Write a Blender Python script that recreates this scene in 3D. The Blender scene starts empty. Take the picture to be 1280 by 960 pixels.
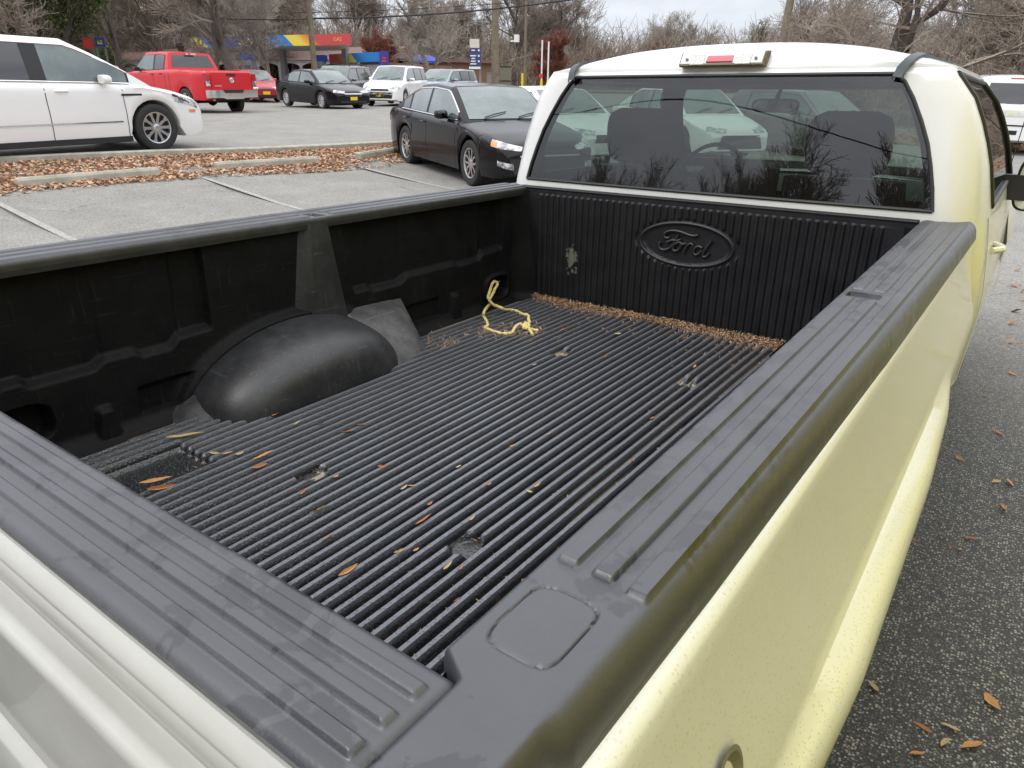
import bpy, bmesh, math, random
import numpy as np
from mathutils import Vector, Matrix
from mathutils.bvhtree import BVHTree
random.seed(7); rng = np.random.default_rng(7)
SC = bpy.context.scene
COL = SC.collection
HZ = 1.42                      # height of the bed rails above the ground at the tailgate corner
# ------------------------------------------------------------------ camera
YAW, PITCH, ROLL, FPX = .624, .381, .012, 877.
cy, sy, cp, sp = math.cos(YAW), math.sin(YAW), math.cos(PITCH), math.sin(PITCH)
_f = Vector((-sy*cp, cy*cp, -sp)); _r = Vector((cy, sy, 0)); _u = _r.cross(_f)
_R = math.cos(ROLL)*_r + math.sin(ROLL)*_u; _U = -math.sin(ROLL)*_r + math.cos(ROLL)*_u
CAMP = Vector((.285, -.219, .35 + HZ))
cam = bpy.data.cameras.new('camera'); camo = bpy.data.objects.new('camera', cam); COL.objects.link(camo)
camo.matrix_world = Matrix(((_R.x, _U.x, -_f.x, CAMP.x), (_R.y, _U.y, -_f.y, CAMP.y), (_R.z, _U.z, -_f.z, CAMP.z), (0, 0, 0, 1)))
cam.sensor_fit = 'HORIZONTAL'; cam.sensor_width = 36; cam.lens = FPX/1280*36
cam.clip_start = .02; cam.clip_end = 2500
SC.camera = camo
def at(px, py, dist):          # world point seen at photo pixel (px, py), dist metres away on the ground plan
    d = _R*((px-640)/FPX) + _U*(-(py-480)/FPX) + _f
    return CAMP + d*(dist/math.hypot(d.x, d.y))
def gz(x, y):                  # the lot slopes up to the left, with a low terrace beyond the kerb
    t1 = np.clip((-np.asarray(x)-9.0)/4.5, 0, 1); t2 = np.clip((-np.asarray(x)-18)/14, 0, 1)
    r = -.034*x + .026*y + .25*t1*t1*(3-2*t1)*(1-t2*t2*(3-2*t2))
    return float(r) if np.ndim(r) == 0 else r
def atg(px, py):               # ground point seen at a photo pixel
    d = _R*((px-640)/FPX) + _U*(-(py-480)/FPX) + _f; d.normalize(); t = .5
    while t < 300:
        p = CAMP + d*t; h = p.z - gz(p.x, p.y)
        if h < .002: return p
        t += max(.004, h*.8)
    return CAMP + d*300
# ------------------------------------------------------------------ world + sun
W = bpy.data.worlds.new('World'); SC.world = W; W.use_nodes = True
nt = W.node_tree; nt.nodes.clear()
def N(tree, t, **k):
    n = tree.nodes.new(t)
    for a, b in k.items():
        if a in n.inputs.keys(): n.inputs[a].default_value = b
        else: setattr(n, a, b)
    return n
SUN_EL, SUN_AZ = math.radians(52), math.radians(200)
sky = N(nt, 'ShaderNodeTexSky', sky_type='NISHITA', sun_disc=False, sun_elevation=SUN_EL, sun_rotation=SUN_AZ, air_density=1.2, dust_density=2.0)
tc = N(nt, 'ShaderNodeTexCoord'); sep = N(nt, 'ShaderNodeSeparateXYZ'); nt.links.new(tc.outputs['Generated'], sep.inputs[0])
ramp = N(nt, 'ShaderNodeValToRGB'); nt.links.new(sep.outputs['Z'], ramp.inputs[0])
ramp.color_ramp.elements[0].position = 0; ramp.color_ramp.elements[0].color = (.275, .29, .32, 1)
ramp.color_ramp.elements[1].position = .9; ramp.color_ramp.elements[1].color = (.97, .98, 1, 1)
e = ramp.color_ramp.elements.new(.3); e.color = (.58, .60, .65, 1)
mp = N(nt, 'ShaderNodeMapping'); mp.inputs['Scale'].default_value = (1.6, 1.6, 5); nt.links.new(tc.outputs['Generated'], mp.inputs[0])
no = N(nt, 'ShaderNodeTexNoise', Scale=2.2, Detail=7, Roughness=.6); nt.links.new(mp.outputs[0], no.inputs['Vector'])
cr = N(nt, 'ShaderNodeMapRange'); nt.links.new(no.outputs[0], cr.inputs[0])
cr.inputs[1].default_value = .32; cr.inputs[2].default_value = .62; cr.inputs[3].default_value = .62; cr.inputs[4].default_value = 1.0
sc_ = N(nt, 'ShaderNodeVectorMath', operation='SCALE'); nt.links.new(ramp.outputs[0], sc_.inputs[0]); sc_.inputs['Scale'].default_value = 26
mx = N(nt, 'ShaderNodeMixRGB'); nt.links.new(cr.outputs[0], mx.inputs[0]); nt.links.new(sky.outputs[0], mx.inputs[1]); nt.links.new(sc_.outputs[0], mx.inputs[2])
bg = N(nt, 'ShaderNodeBackground', Strength=.1); nt.links.new(mx.outputs[0], bg.inputs[0])
ow = N(nt, 'ShaderNodeOutputWorld'); nt.links.new(bg.outputs[0], ow.inputs[0])
sl = bpy.data.lights.new('sun', 'SUN'); sl.energy = 1.2; sl.angle = math.radians(18); sl.color = (1, .97, .92)
so = bpy.data.objects.new('sun', sl); COL.objects.link(so)
so.rotation_euler = (math.pi/2 - SUN_EL, 0, math.pi - SUN_AZ)
so.location = (0, 0, 30)
SC.view_settings.view_transform = 'Standard'; SC.view_settings.look = 'None'
SC.view_settings.exposure = -.06; SC.view_settings.gamma = 1
SC.cycles.max_bounces = 8; SC.cycles.transparent_max_bounces = 12
SC.cycles.use_denoising = True
# ------------------------------------------------------------------ materials
def mat(name, col, rough=.5, metal=0, spec=.5, coat=0, noise=None, bump=None, emit=None, coords='Object'):
    m = bpy.data.materials.new(name); m.use_nodes = True; t = m.node_tree; b = t.nodes['Principled BSDF']
    b.inputs['Base Color'].default_value = (*col, 1); b.inputs['Roughness'].default_value = rough
    b.inputs['Metallic'].default_value = metal; b.inputs['Specular IOR Level'].default_value = spec
    b.inputs['Coat Weight'].default_value = coat; b.inputs['Coat Roughness'].default_value = .05
    if noise or bump: tcn = N(t, 'ShaderNodeTexCoord')
    if noise:                  # (scale, other colour, low, high[, other roughness])
        n = N(t, 'ShaderNodeTexNoise', Scale=noise[0], Detail=6, Roughness=.65); t.links.new(tcn.outputs[coords], n.inputs['Vector'])
        r = N(t, 'ShaderNodeMapRange'); r.inputs[1].default_value = noise[2]; r.inputs[2].default_value = noise[3]
        t.links.new(n.outputs[0], r.inputs[0])
        x = N(t, 'ShaderNodeMixRGB'); x.inputs[1].default_value = (*col, 1); x.inputs[2].default_value = (*noise[1], 1)
        t.links.new(r.outputs[0], x.inputs[0]); t.links.new(x.outputs[0], b.inputs['Base Color'])
        if len(noise) > 4:
            q = N(t, 'ShaderNodeMapRange'); q.inputs[3].default_value = rough; q.inputs[4].default_value = noise[4]
            t.links.new(r.outputs[0], q.inputs[0]); t.links.new(q.outputs[0], b.inputs['Roughness'])
    if bump:                   # (scale, strength, distance)
        n2 = N(t, 'ShaderNodeTexNoise', Scale=bump[0], Detail=4); t.links.new(tcn.outputs[coords], n2.inputs['Vector'])
        bp = N(t, 'ShaderNodeBump', Strength=bump[1], Distance=bump[2]); t.links.new(n2.outputs[0], bp.inputs['Height'])
        t.links.new(bp.outputs[0], b.inputs['Normal'])
    if emit: b.inputs['Emission Color'].default_value = (*emit[0], 1); b.inputs['Emission Strength'].default_value = emit[1]
    return m
def glass_mat(name, tint, ior=1.55, rough=0.0):
    m = bpy.data.materials.new(name); m.use_nodes = True; t = m.node_tree; t.nodes.clear()
    o = N(t, 'ShaderNodeOutputMaterial'); tr = N(t, 'ShaderNodeBsdfTransparent'); tr.inputs[0].default_value = (*tint, 1)
    gl = N(t, 'ShaderNodeBsdfGlossy', Roughness=rough); fr = N(t, 'ShaderNodeFresnel', IOR=ior)
    ge = N(t, 'ShaderNodeNewGeometry'); mr_ = N(t, 'ShaderNodeMapRange'); mr_.inputs[3].default_value = ior; mr_.inputs[4].default_value = 1/ior
    t.links.new(ge.outputs['Backfacing'], mr_.inputs[0]); t.links.new(mr_.outputs[0], fr.inputs[0])
    mxs = N(t, 'ShaderNodeMixShader'); t.links.new(fr.outputs[0], mxs.inputs[0]); t.links.new(tr.outputs[0], mxs.inputs[1]); t.links.new(gl.outputs[0], mxs.inputs[2])
    t.links.new(mxs.outputs[0], o.inputs[0]); return m
M = {}
M['white'] = mat('white_paint', (.68, .68, .665), .34, coat=.5, noise=(3, (.62, .62, .60), .45, .75), bump=(40, .03, .002))
def truck_paint():  # yellow bounce light painted into the colour towards the right flank, with pollen specks
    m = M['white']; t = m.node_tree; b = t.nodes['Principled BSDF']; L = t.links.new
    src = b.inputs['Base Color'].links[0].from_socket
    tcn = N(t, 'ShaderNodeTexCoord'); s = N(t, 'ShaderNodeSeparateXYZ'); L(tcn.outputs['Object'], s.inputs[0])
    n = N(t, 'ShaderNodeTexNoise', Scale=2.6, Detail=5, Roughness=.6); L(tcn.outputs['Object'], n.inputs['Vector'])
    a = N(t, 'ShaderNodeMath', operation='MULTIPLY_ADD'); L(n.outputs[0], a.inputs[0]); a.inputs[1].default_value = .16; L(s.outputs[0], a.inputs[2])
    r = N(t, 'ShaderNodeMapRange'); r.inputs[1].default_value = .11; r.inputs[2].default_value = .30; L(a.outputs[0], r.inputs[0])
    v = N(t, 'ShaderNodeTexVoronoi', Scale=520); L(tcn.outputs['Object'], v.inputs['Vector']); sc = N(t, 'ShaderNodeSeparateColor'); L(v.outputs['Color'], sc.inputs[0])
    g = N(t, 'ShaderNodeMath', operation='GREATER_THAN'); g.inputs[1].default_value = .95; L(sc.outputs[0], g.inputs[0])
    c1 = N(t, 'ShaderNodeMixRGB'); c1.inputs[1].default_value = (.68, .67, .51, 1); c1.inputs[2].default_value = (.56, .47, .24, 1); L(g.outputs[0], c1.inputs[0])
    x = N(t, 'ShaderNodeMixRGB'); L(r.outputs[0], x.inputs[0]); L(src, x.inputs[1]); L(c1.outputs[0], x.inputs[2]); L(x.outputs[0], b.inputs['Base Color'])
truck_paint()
M['whitecar'] = mat('white_car_paint', (.80, .80, .79), .3, coat=.7)
M['black'] = mat('black_car_paint', (.005, .0045, .0065), .2, spec=.2, coat=.25)
M['red'] = mat('red_car_paint', (.56, .004, .012), .35, coat=.35)
M['redc'] = mat('crimson_car_paint', (.42, .01, .025), .35, coat=.4)
M['greycar'] = mat('grey_car_paint', (.13, .125, .125), .3, metal=.3, coat=1)
M['bluegrey'] = mat('blue_grey_car_paint', (.25, .29, .34), .3, metal=.3, coat=1)
M['silver'] = mat('silver_car_paint', (.55, .57, .6), .3, metal=.3, coat=1)
M['yellow'] = mat('added_truck_yellow_paint', (.90, .76, .015), .4, coat=.5)
M['cglass'] = mat('car_glass', (.065, .095, .095), .05, spec=.9, coat=.5, noise=(1.4, (.14, .18, .175), .40, .68))
M['pglass'] = mat('privacy_glass', (.012, .013, .015), .05, spec=.8, coat=.6)
M['tyre'] = mat('tyre_rubber', (.016, .016, .017), .75, noise=(20, (.03, .029, .028), .4, .7))
M['well'] = mat('wheel_well_black', (.008, .008, .008), .9)
M['alloy'] = mat('alloy_rim', (.6, .6, .61), .28, metal=.9)
M['trim'] = mat('black_trim', (.014, .014, .015), .45)
M['chrome'] = mat('chrome', (.75, .75, .76), .12, metal=1)
M['lamp'] = mat('headlamp_lens', (.62, .63, .64), .12, coat=.6, spec=.8, noise=(9, (.14, .14, .145), .44, .56))
M['redlens'] = mat('red_lens', (.42, .01, .015), .12, coat=1)
M['amber'] = mat('amber_lens', (.8, .22, .02), .2, coat=1)
M['plate'] = mat('yellow_plate', (.85, .58, .01), .45)
M['liner'] = mat('bed_liner_plastic', (.0042, .0043, .0050), .58, spec=.16, noise=(9, (.009, .009, .009), .4, .75, .64), bump=(260, .25, .002))
M['dome'] = mat('worn_liner_plastic', (.017, .0175, .019), .43, spec=.6, noise=(11, (.04, .04, .041), .42, .8, .52), bump=(150, .22, .002))
M['lip'] = mat('shaded_black_lip', (.022, .022, .019), .5, noise=(12, (.04, .04, .034), .45, .7))  # black darkened to put the shade of the lip's upright face into the colour
M['linergrey'] = mat('lit_scuffed_liner_plastic', (.035, .035, .035), .45, noise=(14, (.11, .108, .104), .42, .8, .6), bump=(260, .25, .002))  # scuffed liner grey, lightened in colour for the light on the sloped gussets
M['seal'] = mat('rubber_seal', (.02, .02, .021), .5)
M['seat'] = mat('seat_fabric', (.055, .05, .055), .9, bump=(300, .4, .003))
M['dash'] = mat('dashboard_plastic', (.03, .03, .032), .7)
M['ditch'] = mat('roof_moulding', (.028, .04, .045), .45)
M['tint'] = glass_mat('tinted_rear_glass', (.26, .315, .285), 1.82)
M['clear'] = glass_mat('clear_glass', (.72, .84, .78), 1.5)
M['mirrorg'] = mat('mirror_glass', (.7, .72, .7), .02, metal=1)
M['concrete'] = mat('concrete', (.42, .40, .33), .9, noise=(5, (.25, .24, .20), .4, .7), bump=(60, .6, .01))
M['paintline'] = mat('road_paint', (.37, .37, .355), .85, noise=(26, (.23, .225, .215), .40, .60))
M['wood'] = mat('pole_wood', (.22, .18, .12), .9, noise=(4, (.13, .11, .08), .4, .7))
M['brick'] = mat('brick_wall', (.25, .13, .08), .9, noise=(30, (.19, .10, .065), .4, .7))
M['shingle'] = mat('brown_shingles', (.19, .12, .10), .9, noise=(12, (.13, .08, .07), .4, .7))
M['whitep'] = mat('white_trim_paint', (.75, .75, .73), .6)
M['bluep'] = mat('blue_panel', (.02, .05, .33), .5)
M['redp'] = mat('red_panel', (.68, .05, .04), .5)
M['metalg'] = mat('grey_metal', (.22, .23, .23), .5, metal=.3)
M['rope'] = mat('yellow_rope', (.62, .47, .12), .85, noise=(120, (.75, .64, .30), .4, .6), bump=(400, .8, .003))
M['wire'] = mat('black_cable', (.015, .015, .016), .6)

# ------------------------------------------------------------------ mesh helpers
class MB:
    def __init__(s): s.v = []; s.f = []; s.m = []; s.n = 0
    def add(s, vs, fs, mi=0):
        s.v.extend([tuple(map(float, p)) for p in vs]); s.f.extend([tuple(i + s.n for i in f) for f in fs]); s.m.extend([mi]*len(fs)); s.n = len(s.v); return s
    def box(s, c, d, rot=None, mi=0, taper=1.0):
        hx, hy, hz = d[0]/2, d[1]/2, d[2]/2
        P = [(-hx, -hy, -hz), (hx, -hy, -hz), (hx, hy, -hz), (-hx, hy, -hz), (-hx*taper, -hy*taper, hz), (hx*taper, -hy*taper, hz), (hx*taper, hy*taper, hz), (-hx*taper, hy*taper, hz)]
        if rot is not None: P = [tuple(rot @ Vector(p)) for p in P]
        P = [(p[0]+c[0], p[1]+c[1], p[2]+c[2]) for p in P]
        return s.add(P, [(0, 3, 2, 1), (4, 5, 6, 7), (0, 1, 5, 4), (1, 2, 6, 5), (2, 3, 7, 6), (3, 0, 4, 7)], mi)
    def grid(s, P, mi=0, flip=False, closeu=False):      # P[i][j]
        nu, nv = len(P), len(P[0]); vs = [p for r in P for p in r]; fs = []
        for i in range(nu if closeu else nu-1):
            for j in range(nv-1):
                a, b, c, d = i*nv+j, ((i+1) % nu)*nv+j, ((i+1) % nu)*nv+j+1, i*nv+j+1
                fs.append((a, d, c, b) if flip else (a, b, c, d))
        return s.add(vs, fs, mi)
    def tube(s, pts, rad, n=6, mi=0, caps=True):
        pts = [Vector(p) for p in pts]; k = len(pts); rings = []
        if not hasattr(rad, '__len__'): rad = [rad]*k
        up = Vector((0, 0, 1)); prev = None
        for i in range(k):
            t = (pts[min(i+1, k-1)] - pts[max(i-1, 0)]).normalized()
            if prev is None:
                a = t.cross(up); 
                if a.length < .05: a = t.cross(Vector((1, 0, 0)))
            else: a = prev - t*prev.dot(t)
            a.normalize(); prev = a; b = t.cross(a)
            rings.append([pts[i] + (a*math.cos(2*math.pi*q/n) + b*math.sin(2*math.pi*q/n))*rad[i] for q in range(n)])
        base = s.n; vs = [p for r in rings for p in r]; fs = []
        for i in range(k-1):
            for q in range(n):
                fs.append((i*n+q, i*n+(q+1) % n, (i+1)*n+(q+1) % n, (i+1)*n+q))
        if caps: fs.append(tuple(range(n-1, -1, -1))); fs.append(tuple((k-1)*n+q for q in range(n)))
        return s.add(vs, fs, mi)
    def lathe(s, prof, c, axis='y', n=32, mi=0, close=False):   # prof (r, h) round an axis
        P = []
        for q in range(n):
            a = 2*math.pi*q/n; row = []
            for r, h in prof:
                if axis == 'y': row.append((c[0]+r*math.cos(a), c[1]+h, c[2]+r*math.sin(a)))
                elif axis == 'z': row.append((c[0]+r*math.cos(a), c[1]+r*math.sin(a), c[2]+h))
                else: row.append((c[0]+h, c[1]+r*math.cos(a), c[2]+r*math.sin(a)))
            P.append(row)
        return s.grid(P, mi, closeu=True)
    def build(s, name, m, parent=None, smooth=True, off=None, ang=35):
        me = bpy.data.meshes.new(name); me.from_pydata(s.v, [], s.f)
        for mm in (m if isinstance(m, (list, tuple)) else [m]): me.materials.append(mm)
        if isinstance(m, (list, tuple)): me.polygons.foreach_set('material_index', s.m)
        me.validate()
        if smooth:
            me.polygons.foreach_set('use_smooth', [True]*len(me.polygons)); me.update()
            try: me.set_sharp_from_angle(angle=math.radians(ang))
            except Exception: pass
        o = bpy.data.objects.new(name, me); COL.objects.link(o)
        if parent: o.parent = parent
        if off is not None: o.location = off
        return o
def tag(o, label=None, cat=None, group=None, kind=None):
    if label: o['label'] = label
    if cat: o['category'] = cat
    if group: o['group'] = group
    if kind: o['kind'] = kind
    return o
def empty(name, loc=(0, 0, 0), rz=0):
    o = bpy.data.objects.new(name, None); COL.objects.link(o); o.location = loc; o.rotation_euler = (0, 0, rz); o.empty_display_size = .2
    return o
def copy_tree(o, parent=None):
    c = o.copy(); COL.objects.link(c); c.parent = parent
    for ch in [x for x in o.children]: copy_tree(ch, c)
    return c
def smooth01(x): x = np.clip(x, 0, 1); return x*x*(3-2*x)
def npgrid(mb, X, Y, Z, mi=0, flip=False):
    nu, nv = X.shape; vs = np.stack([X, Y, Z], -1).reshape(-1, 3)
    i, j = np.meshgrid(np.arange(nu-1), np.arange(nv-1), indexing='ij'); a = i*nv+j; b = a+nv; c = b+1; d = a+1
    f = np.stack([a, d, c, b] if flip else [a, b, c, d], -1).reshape(-1, 4)
    return mb.add(vs.tolist(), f.tolist(), mi)
# ================================================================== GROUND
def asphalt_mat():
    m = bpy.data.materials.new('asphalt'); m.use_nodes = True; t = m.node_tree; b = t.nodes['Principled BSDF']
    tcn = N(t, 'ShaderNodeTexCoord'); L = t.links.new
    vo = N(t, 'ShaderNodeTexVoronoi', Scale=105, Randomness=1.0); L(tcn.outputs['Object'], vo.inputs['Vector'])
    sepc = N(t, 'ShaderNodeSeparateColor'); L(vo.outputs['Color'], sepc.inputs[0])
    st = N(t, 'ShaderNodeMapRange'); L(sepc.outputs[0], st.inputs[0]); st.inputs[1].default_value = .45; st.inputs[2].default_value = .8
    ed = N(t, 'ShaderNodeMapRange'); L(vo.outputs['Distance'], ed.inputs[0]); ed.inputs[1].default_value = .50; ed.inputs[2].default_value = .30
    mu = N(t, 'ShaderNodeMath', operation='MULTIPLY'); L(st.outputs[0], mu.inputs[0]); L(ed.outputs[0], mu.inputs[1])
    # darker, less rough surface near the truck's right side; paler elsewhere
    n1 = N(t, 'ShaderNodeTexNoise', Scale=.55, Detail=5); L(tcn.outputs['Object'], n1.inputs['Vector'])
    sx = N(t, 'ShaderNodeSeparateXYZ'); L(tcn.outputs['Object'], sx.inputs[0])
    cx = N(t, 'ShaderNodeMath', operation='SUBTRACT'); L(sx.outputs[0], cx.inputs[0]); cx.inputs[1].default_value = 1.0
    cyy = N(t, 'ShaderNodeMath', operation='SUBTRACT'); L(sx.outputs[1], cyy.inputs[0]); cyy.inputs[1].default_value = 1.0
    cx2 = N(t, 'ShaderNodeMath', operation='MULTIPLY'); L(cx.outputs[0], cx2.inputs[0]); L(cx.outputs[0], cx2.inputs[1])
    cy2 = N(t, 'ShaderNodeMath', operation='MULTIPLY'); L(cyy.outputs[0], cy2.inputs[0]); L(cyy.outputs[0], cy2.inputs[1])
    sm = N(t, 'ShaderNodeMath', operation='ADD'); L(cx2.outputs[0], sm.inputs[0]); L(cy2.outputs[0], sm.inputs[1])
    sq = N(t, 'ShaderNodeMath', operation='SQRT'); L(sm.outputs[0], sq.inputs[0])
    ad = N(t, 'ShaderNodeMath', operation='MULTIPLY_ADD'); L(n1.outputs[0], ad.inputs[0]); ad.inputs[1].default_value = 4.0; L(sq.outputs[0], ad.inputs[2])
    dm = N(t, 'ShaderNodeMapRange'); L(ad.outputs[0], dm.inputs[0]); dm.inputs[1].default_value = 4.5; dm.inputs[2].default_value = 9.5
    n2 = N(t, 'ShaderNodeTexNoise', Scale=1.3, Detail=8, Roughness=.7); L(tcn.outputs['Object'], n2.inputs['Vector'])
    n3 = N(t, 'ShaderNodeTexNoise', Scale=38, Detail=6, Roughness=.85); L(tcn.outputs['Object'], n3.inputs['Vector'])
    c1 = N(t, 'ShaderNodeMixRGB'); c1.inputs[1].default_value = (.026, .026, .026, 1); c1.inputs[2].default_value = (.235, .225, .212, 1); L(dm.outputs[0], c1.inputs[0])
    c2 = N(t, 'ShaderNodeMixRGB', blend_type='MULTIPLY'); c2.inputs[0].default_value = 1; L(c1.outputs[0], c2.inputs[1])
    r2 = N(t, 'ShaderNodeMapRange'); L(n2.outputs[0], r2.inputs[0]); r2.inputs[1].default_value = .3; r2.inputs[2].default_value = .7; r2.inputs[3].default_value = .78; r2.inputs[4].default_value = 1.18
    r3 = N(t, 'ShaderNodeMapRange'); L(n3.outputs[0], r3.inputs[0]); r3.inputs[1].default_value = .35; r3.inputs[2].default_value = .65; r3.inputs[3].default_value = .40; r3.inputs[4].default_value = 1.5
    r23 = N(t, 'ShaderNodeMath', operation='MULTIPLY'); L(r2.outputs[0], r23.inputs[0]); L(r3.outputs[0], r23.inputs[1])
    L(r23.outputs[0], c2.inputs[2])
    c3 = N(t, 'ShaderNodeMixRGB'); L(mu.outputs[0], c3.inputs[0]); L(c2.outputs[0], c3.inputs[1])
    c3.inputs[2].default_value = (.36, .35, .29, 1)
    vo2 = N(t, 'ShaderNodeTexVoronoi', Scale=190, Randomness=1.0); L(tcn.outputs['Object'], vo2.inputs['Vector']); s2 = N(t, 'ShaderNodeSeparateColor'); L(vo2.outputs['Color'], s2.inputs[0])
    q1 = N(t, 'ShaderNodeMapRange'); L(s2.outputs[1], q1.inputs[0]); q1.inputs[1].default_value = .5; q1.inputs[2].default_value = .9; q1.inputs[4].default_value = .75
    q2 = N(t, 'ShaderNodeMapRange'); L(vo2.outputs['Distance'], q2.inputs[0]); q2.inputs[1].default_value = .55; q2.inputs[2].default_value = .35
    q3 = N(t, 'ShaderNodeMath', operation='MULTIPLY'); L(q1.outputs[0], q3.inputs[0]); L(q2.outputs[0], q3.inputs[1])
    c4 = N(t, 'ShaderNodeMixRGB'); L(q3.outputs[0], c4.inputs[0]); L(c3.outputs[0], c4.inputs[1]); c4.inputs[2].default_value = (.22, .205, .17, 1)
    nd = N(t, 'ShaderNodeTexNoise', Scale=2.2, Detail=5); L(tcn.outputs['Object'], nd.inputs['Vector'])
    va = N(t, 'ShaderNodeVectorMath', operation='MULTIPLY_ADD'); L(nd.outputs['Color'], va.inputs[0]); va.inputs[1].default_value = (.9, .9, 0); L(tcn.outputs['Object'], va.inputs[2])
    vc = N(t, 'ShaderNodeTexVoronoi', Scale=.42, feature='DISTANCE_TO_EDGE'); L(va.outputs[0], vc.inputs['Vector'])
    k1 = N(t, 'ShaderNodeMapRange'); L(vc.outputs['Distance'], k1.inputs[0]); k1.inputs[1].default_value = .0035; k1.inputs[2].default_value = .0015; k1.inputs[4].default_value = .6
    n5 = N(t, 'ShaderNodeTexNoise', Scale=.8, Detail=2); L(tcn.outputs['Object'], n5.inputs['Vector'])
    k2 = N(t, 'ShaderNodeMapRange'); L(n5.outputs[0], k2.inputs[0]); k2.inputs[1].default_value = .5; k2.inputs[2].default_value = .6
    k3 = N(t, 'ShaderNodeMath', operation='MULTIPLY'); L(k1.outputs[0], k3.inputs[0]); L(k2.outputs[0], k3.inputs[1])
    c5 = N(t, 'ShaderNodeMixRGB'); L(k3.outputs[0], c5.inputs[0]); L(c4.outputs[0], c5.inputs[1]); c5.inputs[2].default_value = (.02, .02, .02, 1)
    L(c5.outputs[0], b.inputs['Base Color'])
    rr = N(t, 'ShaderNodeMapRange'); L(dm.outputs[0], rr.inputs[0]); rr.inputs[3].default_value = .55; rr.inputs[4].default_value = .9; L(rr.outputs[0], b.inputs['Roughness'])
    bp = N(t, 'ShaderNodeBump', Strength=.6, Distance=.006); L(n3.outputs[0], bp.inputs['Height']); L(bp.outputs[0], b.inputs['Normal'])
    return m
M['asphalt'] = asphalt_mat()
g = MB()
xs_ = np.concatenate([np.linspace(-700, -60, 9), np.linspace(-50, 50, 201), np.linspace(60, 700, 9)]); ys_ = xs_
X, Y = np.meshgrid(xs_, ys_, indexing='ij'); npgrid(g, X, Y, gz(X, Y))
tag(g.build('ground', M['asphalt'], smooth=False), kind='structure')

def ribbon(name, pts, w, z0, m, kind='structure', **k):     # flat strip laid on the ground
    b = MB(); P = []
    for i, p in enumerate(pts):
        q0 = Vector(pts[max(i-1, 0)]); q1 = Vector(pts[min(i+1, len(pts)-1)]); d = (q1-q0).normalized(); n_ = Vector((-d.y, d.x))
        P.append([(p[0]+n_.x*w/2*s_, p[1]+n_.y*w/2*s_, gz(p[0]+n_.x*w/2*s_, p[1]+n_.y*w/2*s_)+z0) for s_ in (-1, 1)])
    b.grid(P); o = b.build(name, m, smooth=False); tag(o, kind=kind, **k); return o
# stall lines
def line2(a, b, w=.10): return ribbon('stall_line', [a, ((a[0]+b[0])/2, (a[1]+b[1])/2), b], w, .004, M['paintline'])
for (a_, c_) in (((0, 256), (71, 291)), ((264, 226), (360, 257)), ((445, 208), (540, 231))):
    A_, C_ = Vector(atg(*a_).xy), Vector(atg(*c_).xy); dd_ = (C_-A_).normalized(); line2(tuple(A_-dd_*.3), tuple(A_+dd_*4.6), .085)
# far road / dirt strip beyond the lot
M['dirt'] = mat('dirt', (.26, .17, .11), .95, noise=(1.2, (.16, .10, .06), .35, .7), bump=(20, .7, .03))
M['grassv'] = mat('winter_verge', (.14, .12, .055), .95, noise=(1.5, (.20, .15, .09), .35, .65), bump=(20, .7, .03))
ribbon('road_verge', [tuple(at(-300, 95, 74).xy), tuple(at(400, 100, 70).xy), tuple(at(900, 100, 82).xy), tuple(at(1500, 100, 70).xy)], 16, .02, M['grassv'])
ribbon('dirt_bank', [(-9, 27.0), (0, 28.5), (14, 29), (40, 27)], 7, .015, M['dirt'])
# kerb
def prism(name, pts, prof, m, zoff=0, caps=True):
    b = MB(); P = []
    for i, p in enumerate(pts):
        q0 = Vector(pts[max(i-1, 0)]); q1 = Vector(pts[min(i+1, len(pts)-1)]); d = (q1-q0).normalized(); n_ = Vector((-d.y, d.x))
        P.append([(p[0]+n_.x*u, p[1]+n_.y*u, gz(p[0], p[1])+v+zoff) for u, v in prof])
    b.grid(P); k = len(prof)
    if caps: b.add(P[0], [tuple(range(k))]); b.add(P[-1], [tuple(range(k-1, -1, -1))])
    return b.build(name, m, smooth=False)
_k = [atg(px, py+4) for px, py in ((0, 200), (100, 195), (200, 190.5), (320, 187), (400, 183), (490, 178))]
_k = [(p.x, p.y) for p in _k]; _d = Vector(_k[0])-Vector(_k[2]); _e = Vector(_k[-1])-Vector(_k[-3])
kp = [tuple(Vector(_k[0])+_d*2.2), tuple(Vector(_k[0])+_d)] + _k + [tuple(Vector(_k[-1])+_e*.6)]

k_ = prism('kerb', kp, [(-.11, -.02), (-.11, .085), (-.08, .105), (.08, .105), (.11, .085), (.11, -.02)], M['concrete']); tag(k_, kind='structure')
def wheel_stop(a, b, label):
    a = Vector(a); b = Vector(b); c = (a+b)/2; d = b-a
    o = empty('wheel_stop', (c.x, c.y, gz(c.x, c.y)), math.atan2(d.y, d.x)); Ln = d.length
    tag(o, label, 'wheel stop', 'concrete wheel stops')
    q = MB(); P = []
    for x in [-Ln/2, -Ln/2+.03, -Ln/4, 0, Ln/4, Ln/2-.03, Ln/2]:
        s_ = .85 if abs(abs(x)-Ln/2) < .01 else 1
        P.append([(x, u*s_, v*s_ + x*(gz(b.x, b.y)-gz(a.x, a.y))/Ln) for u, v in [(-.10, -.03), (-.085, .09), (-.06, .125), (.06, .125), (.085, .09), (.10, -.03)]])
    q.grid(P, flip=True); q.add(P[0], [tuple(range(5, -1, -1))]); q.add(P[-1], [tuple(range(6))])
    q.build('concrete_block', M['concrete'], o, smooth=False)
    for x in (-Ln/2+.35, Ln/2-.35):
        q = MB(); q.lathe([(0, .132), (.014, .132), (.014, .12)], (x, 0, 0), 'z', 8); q.build('anchor_pin', M['metalg'], o)
_w = lambda a, b: (tuple(atg(*a).xy), tuple(atg(*b).xy))
wheel_stop(*_w((22, 234), (198, 219)), 'long concrete wheel stop left of the others, in front of the white crossover')
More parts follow.
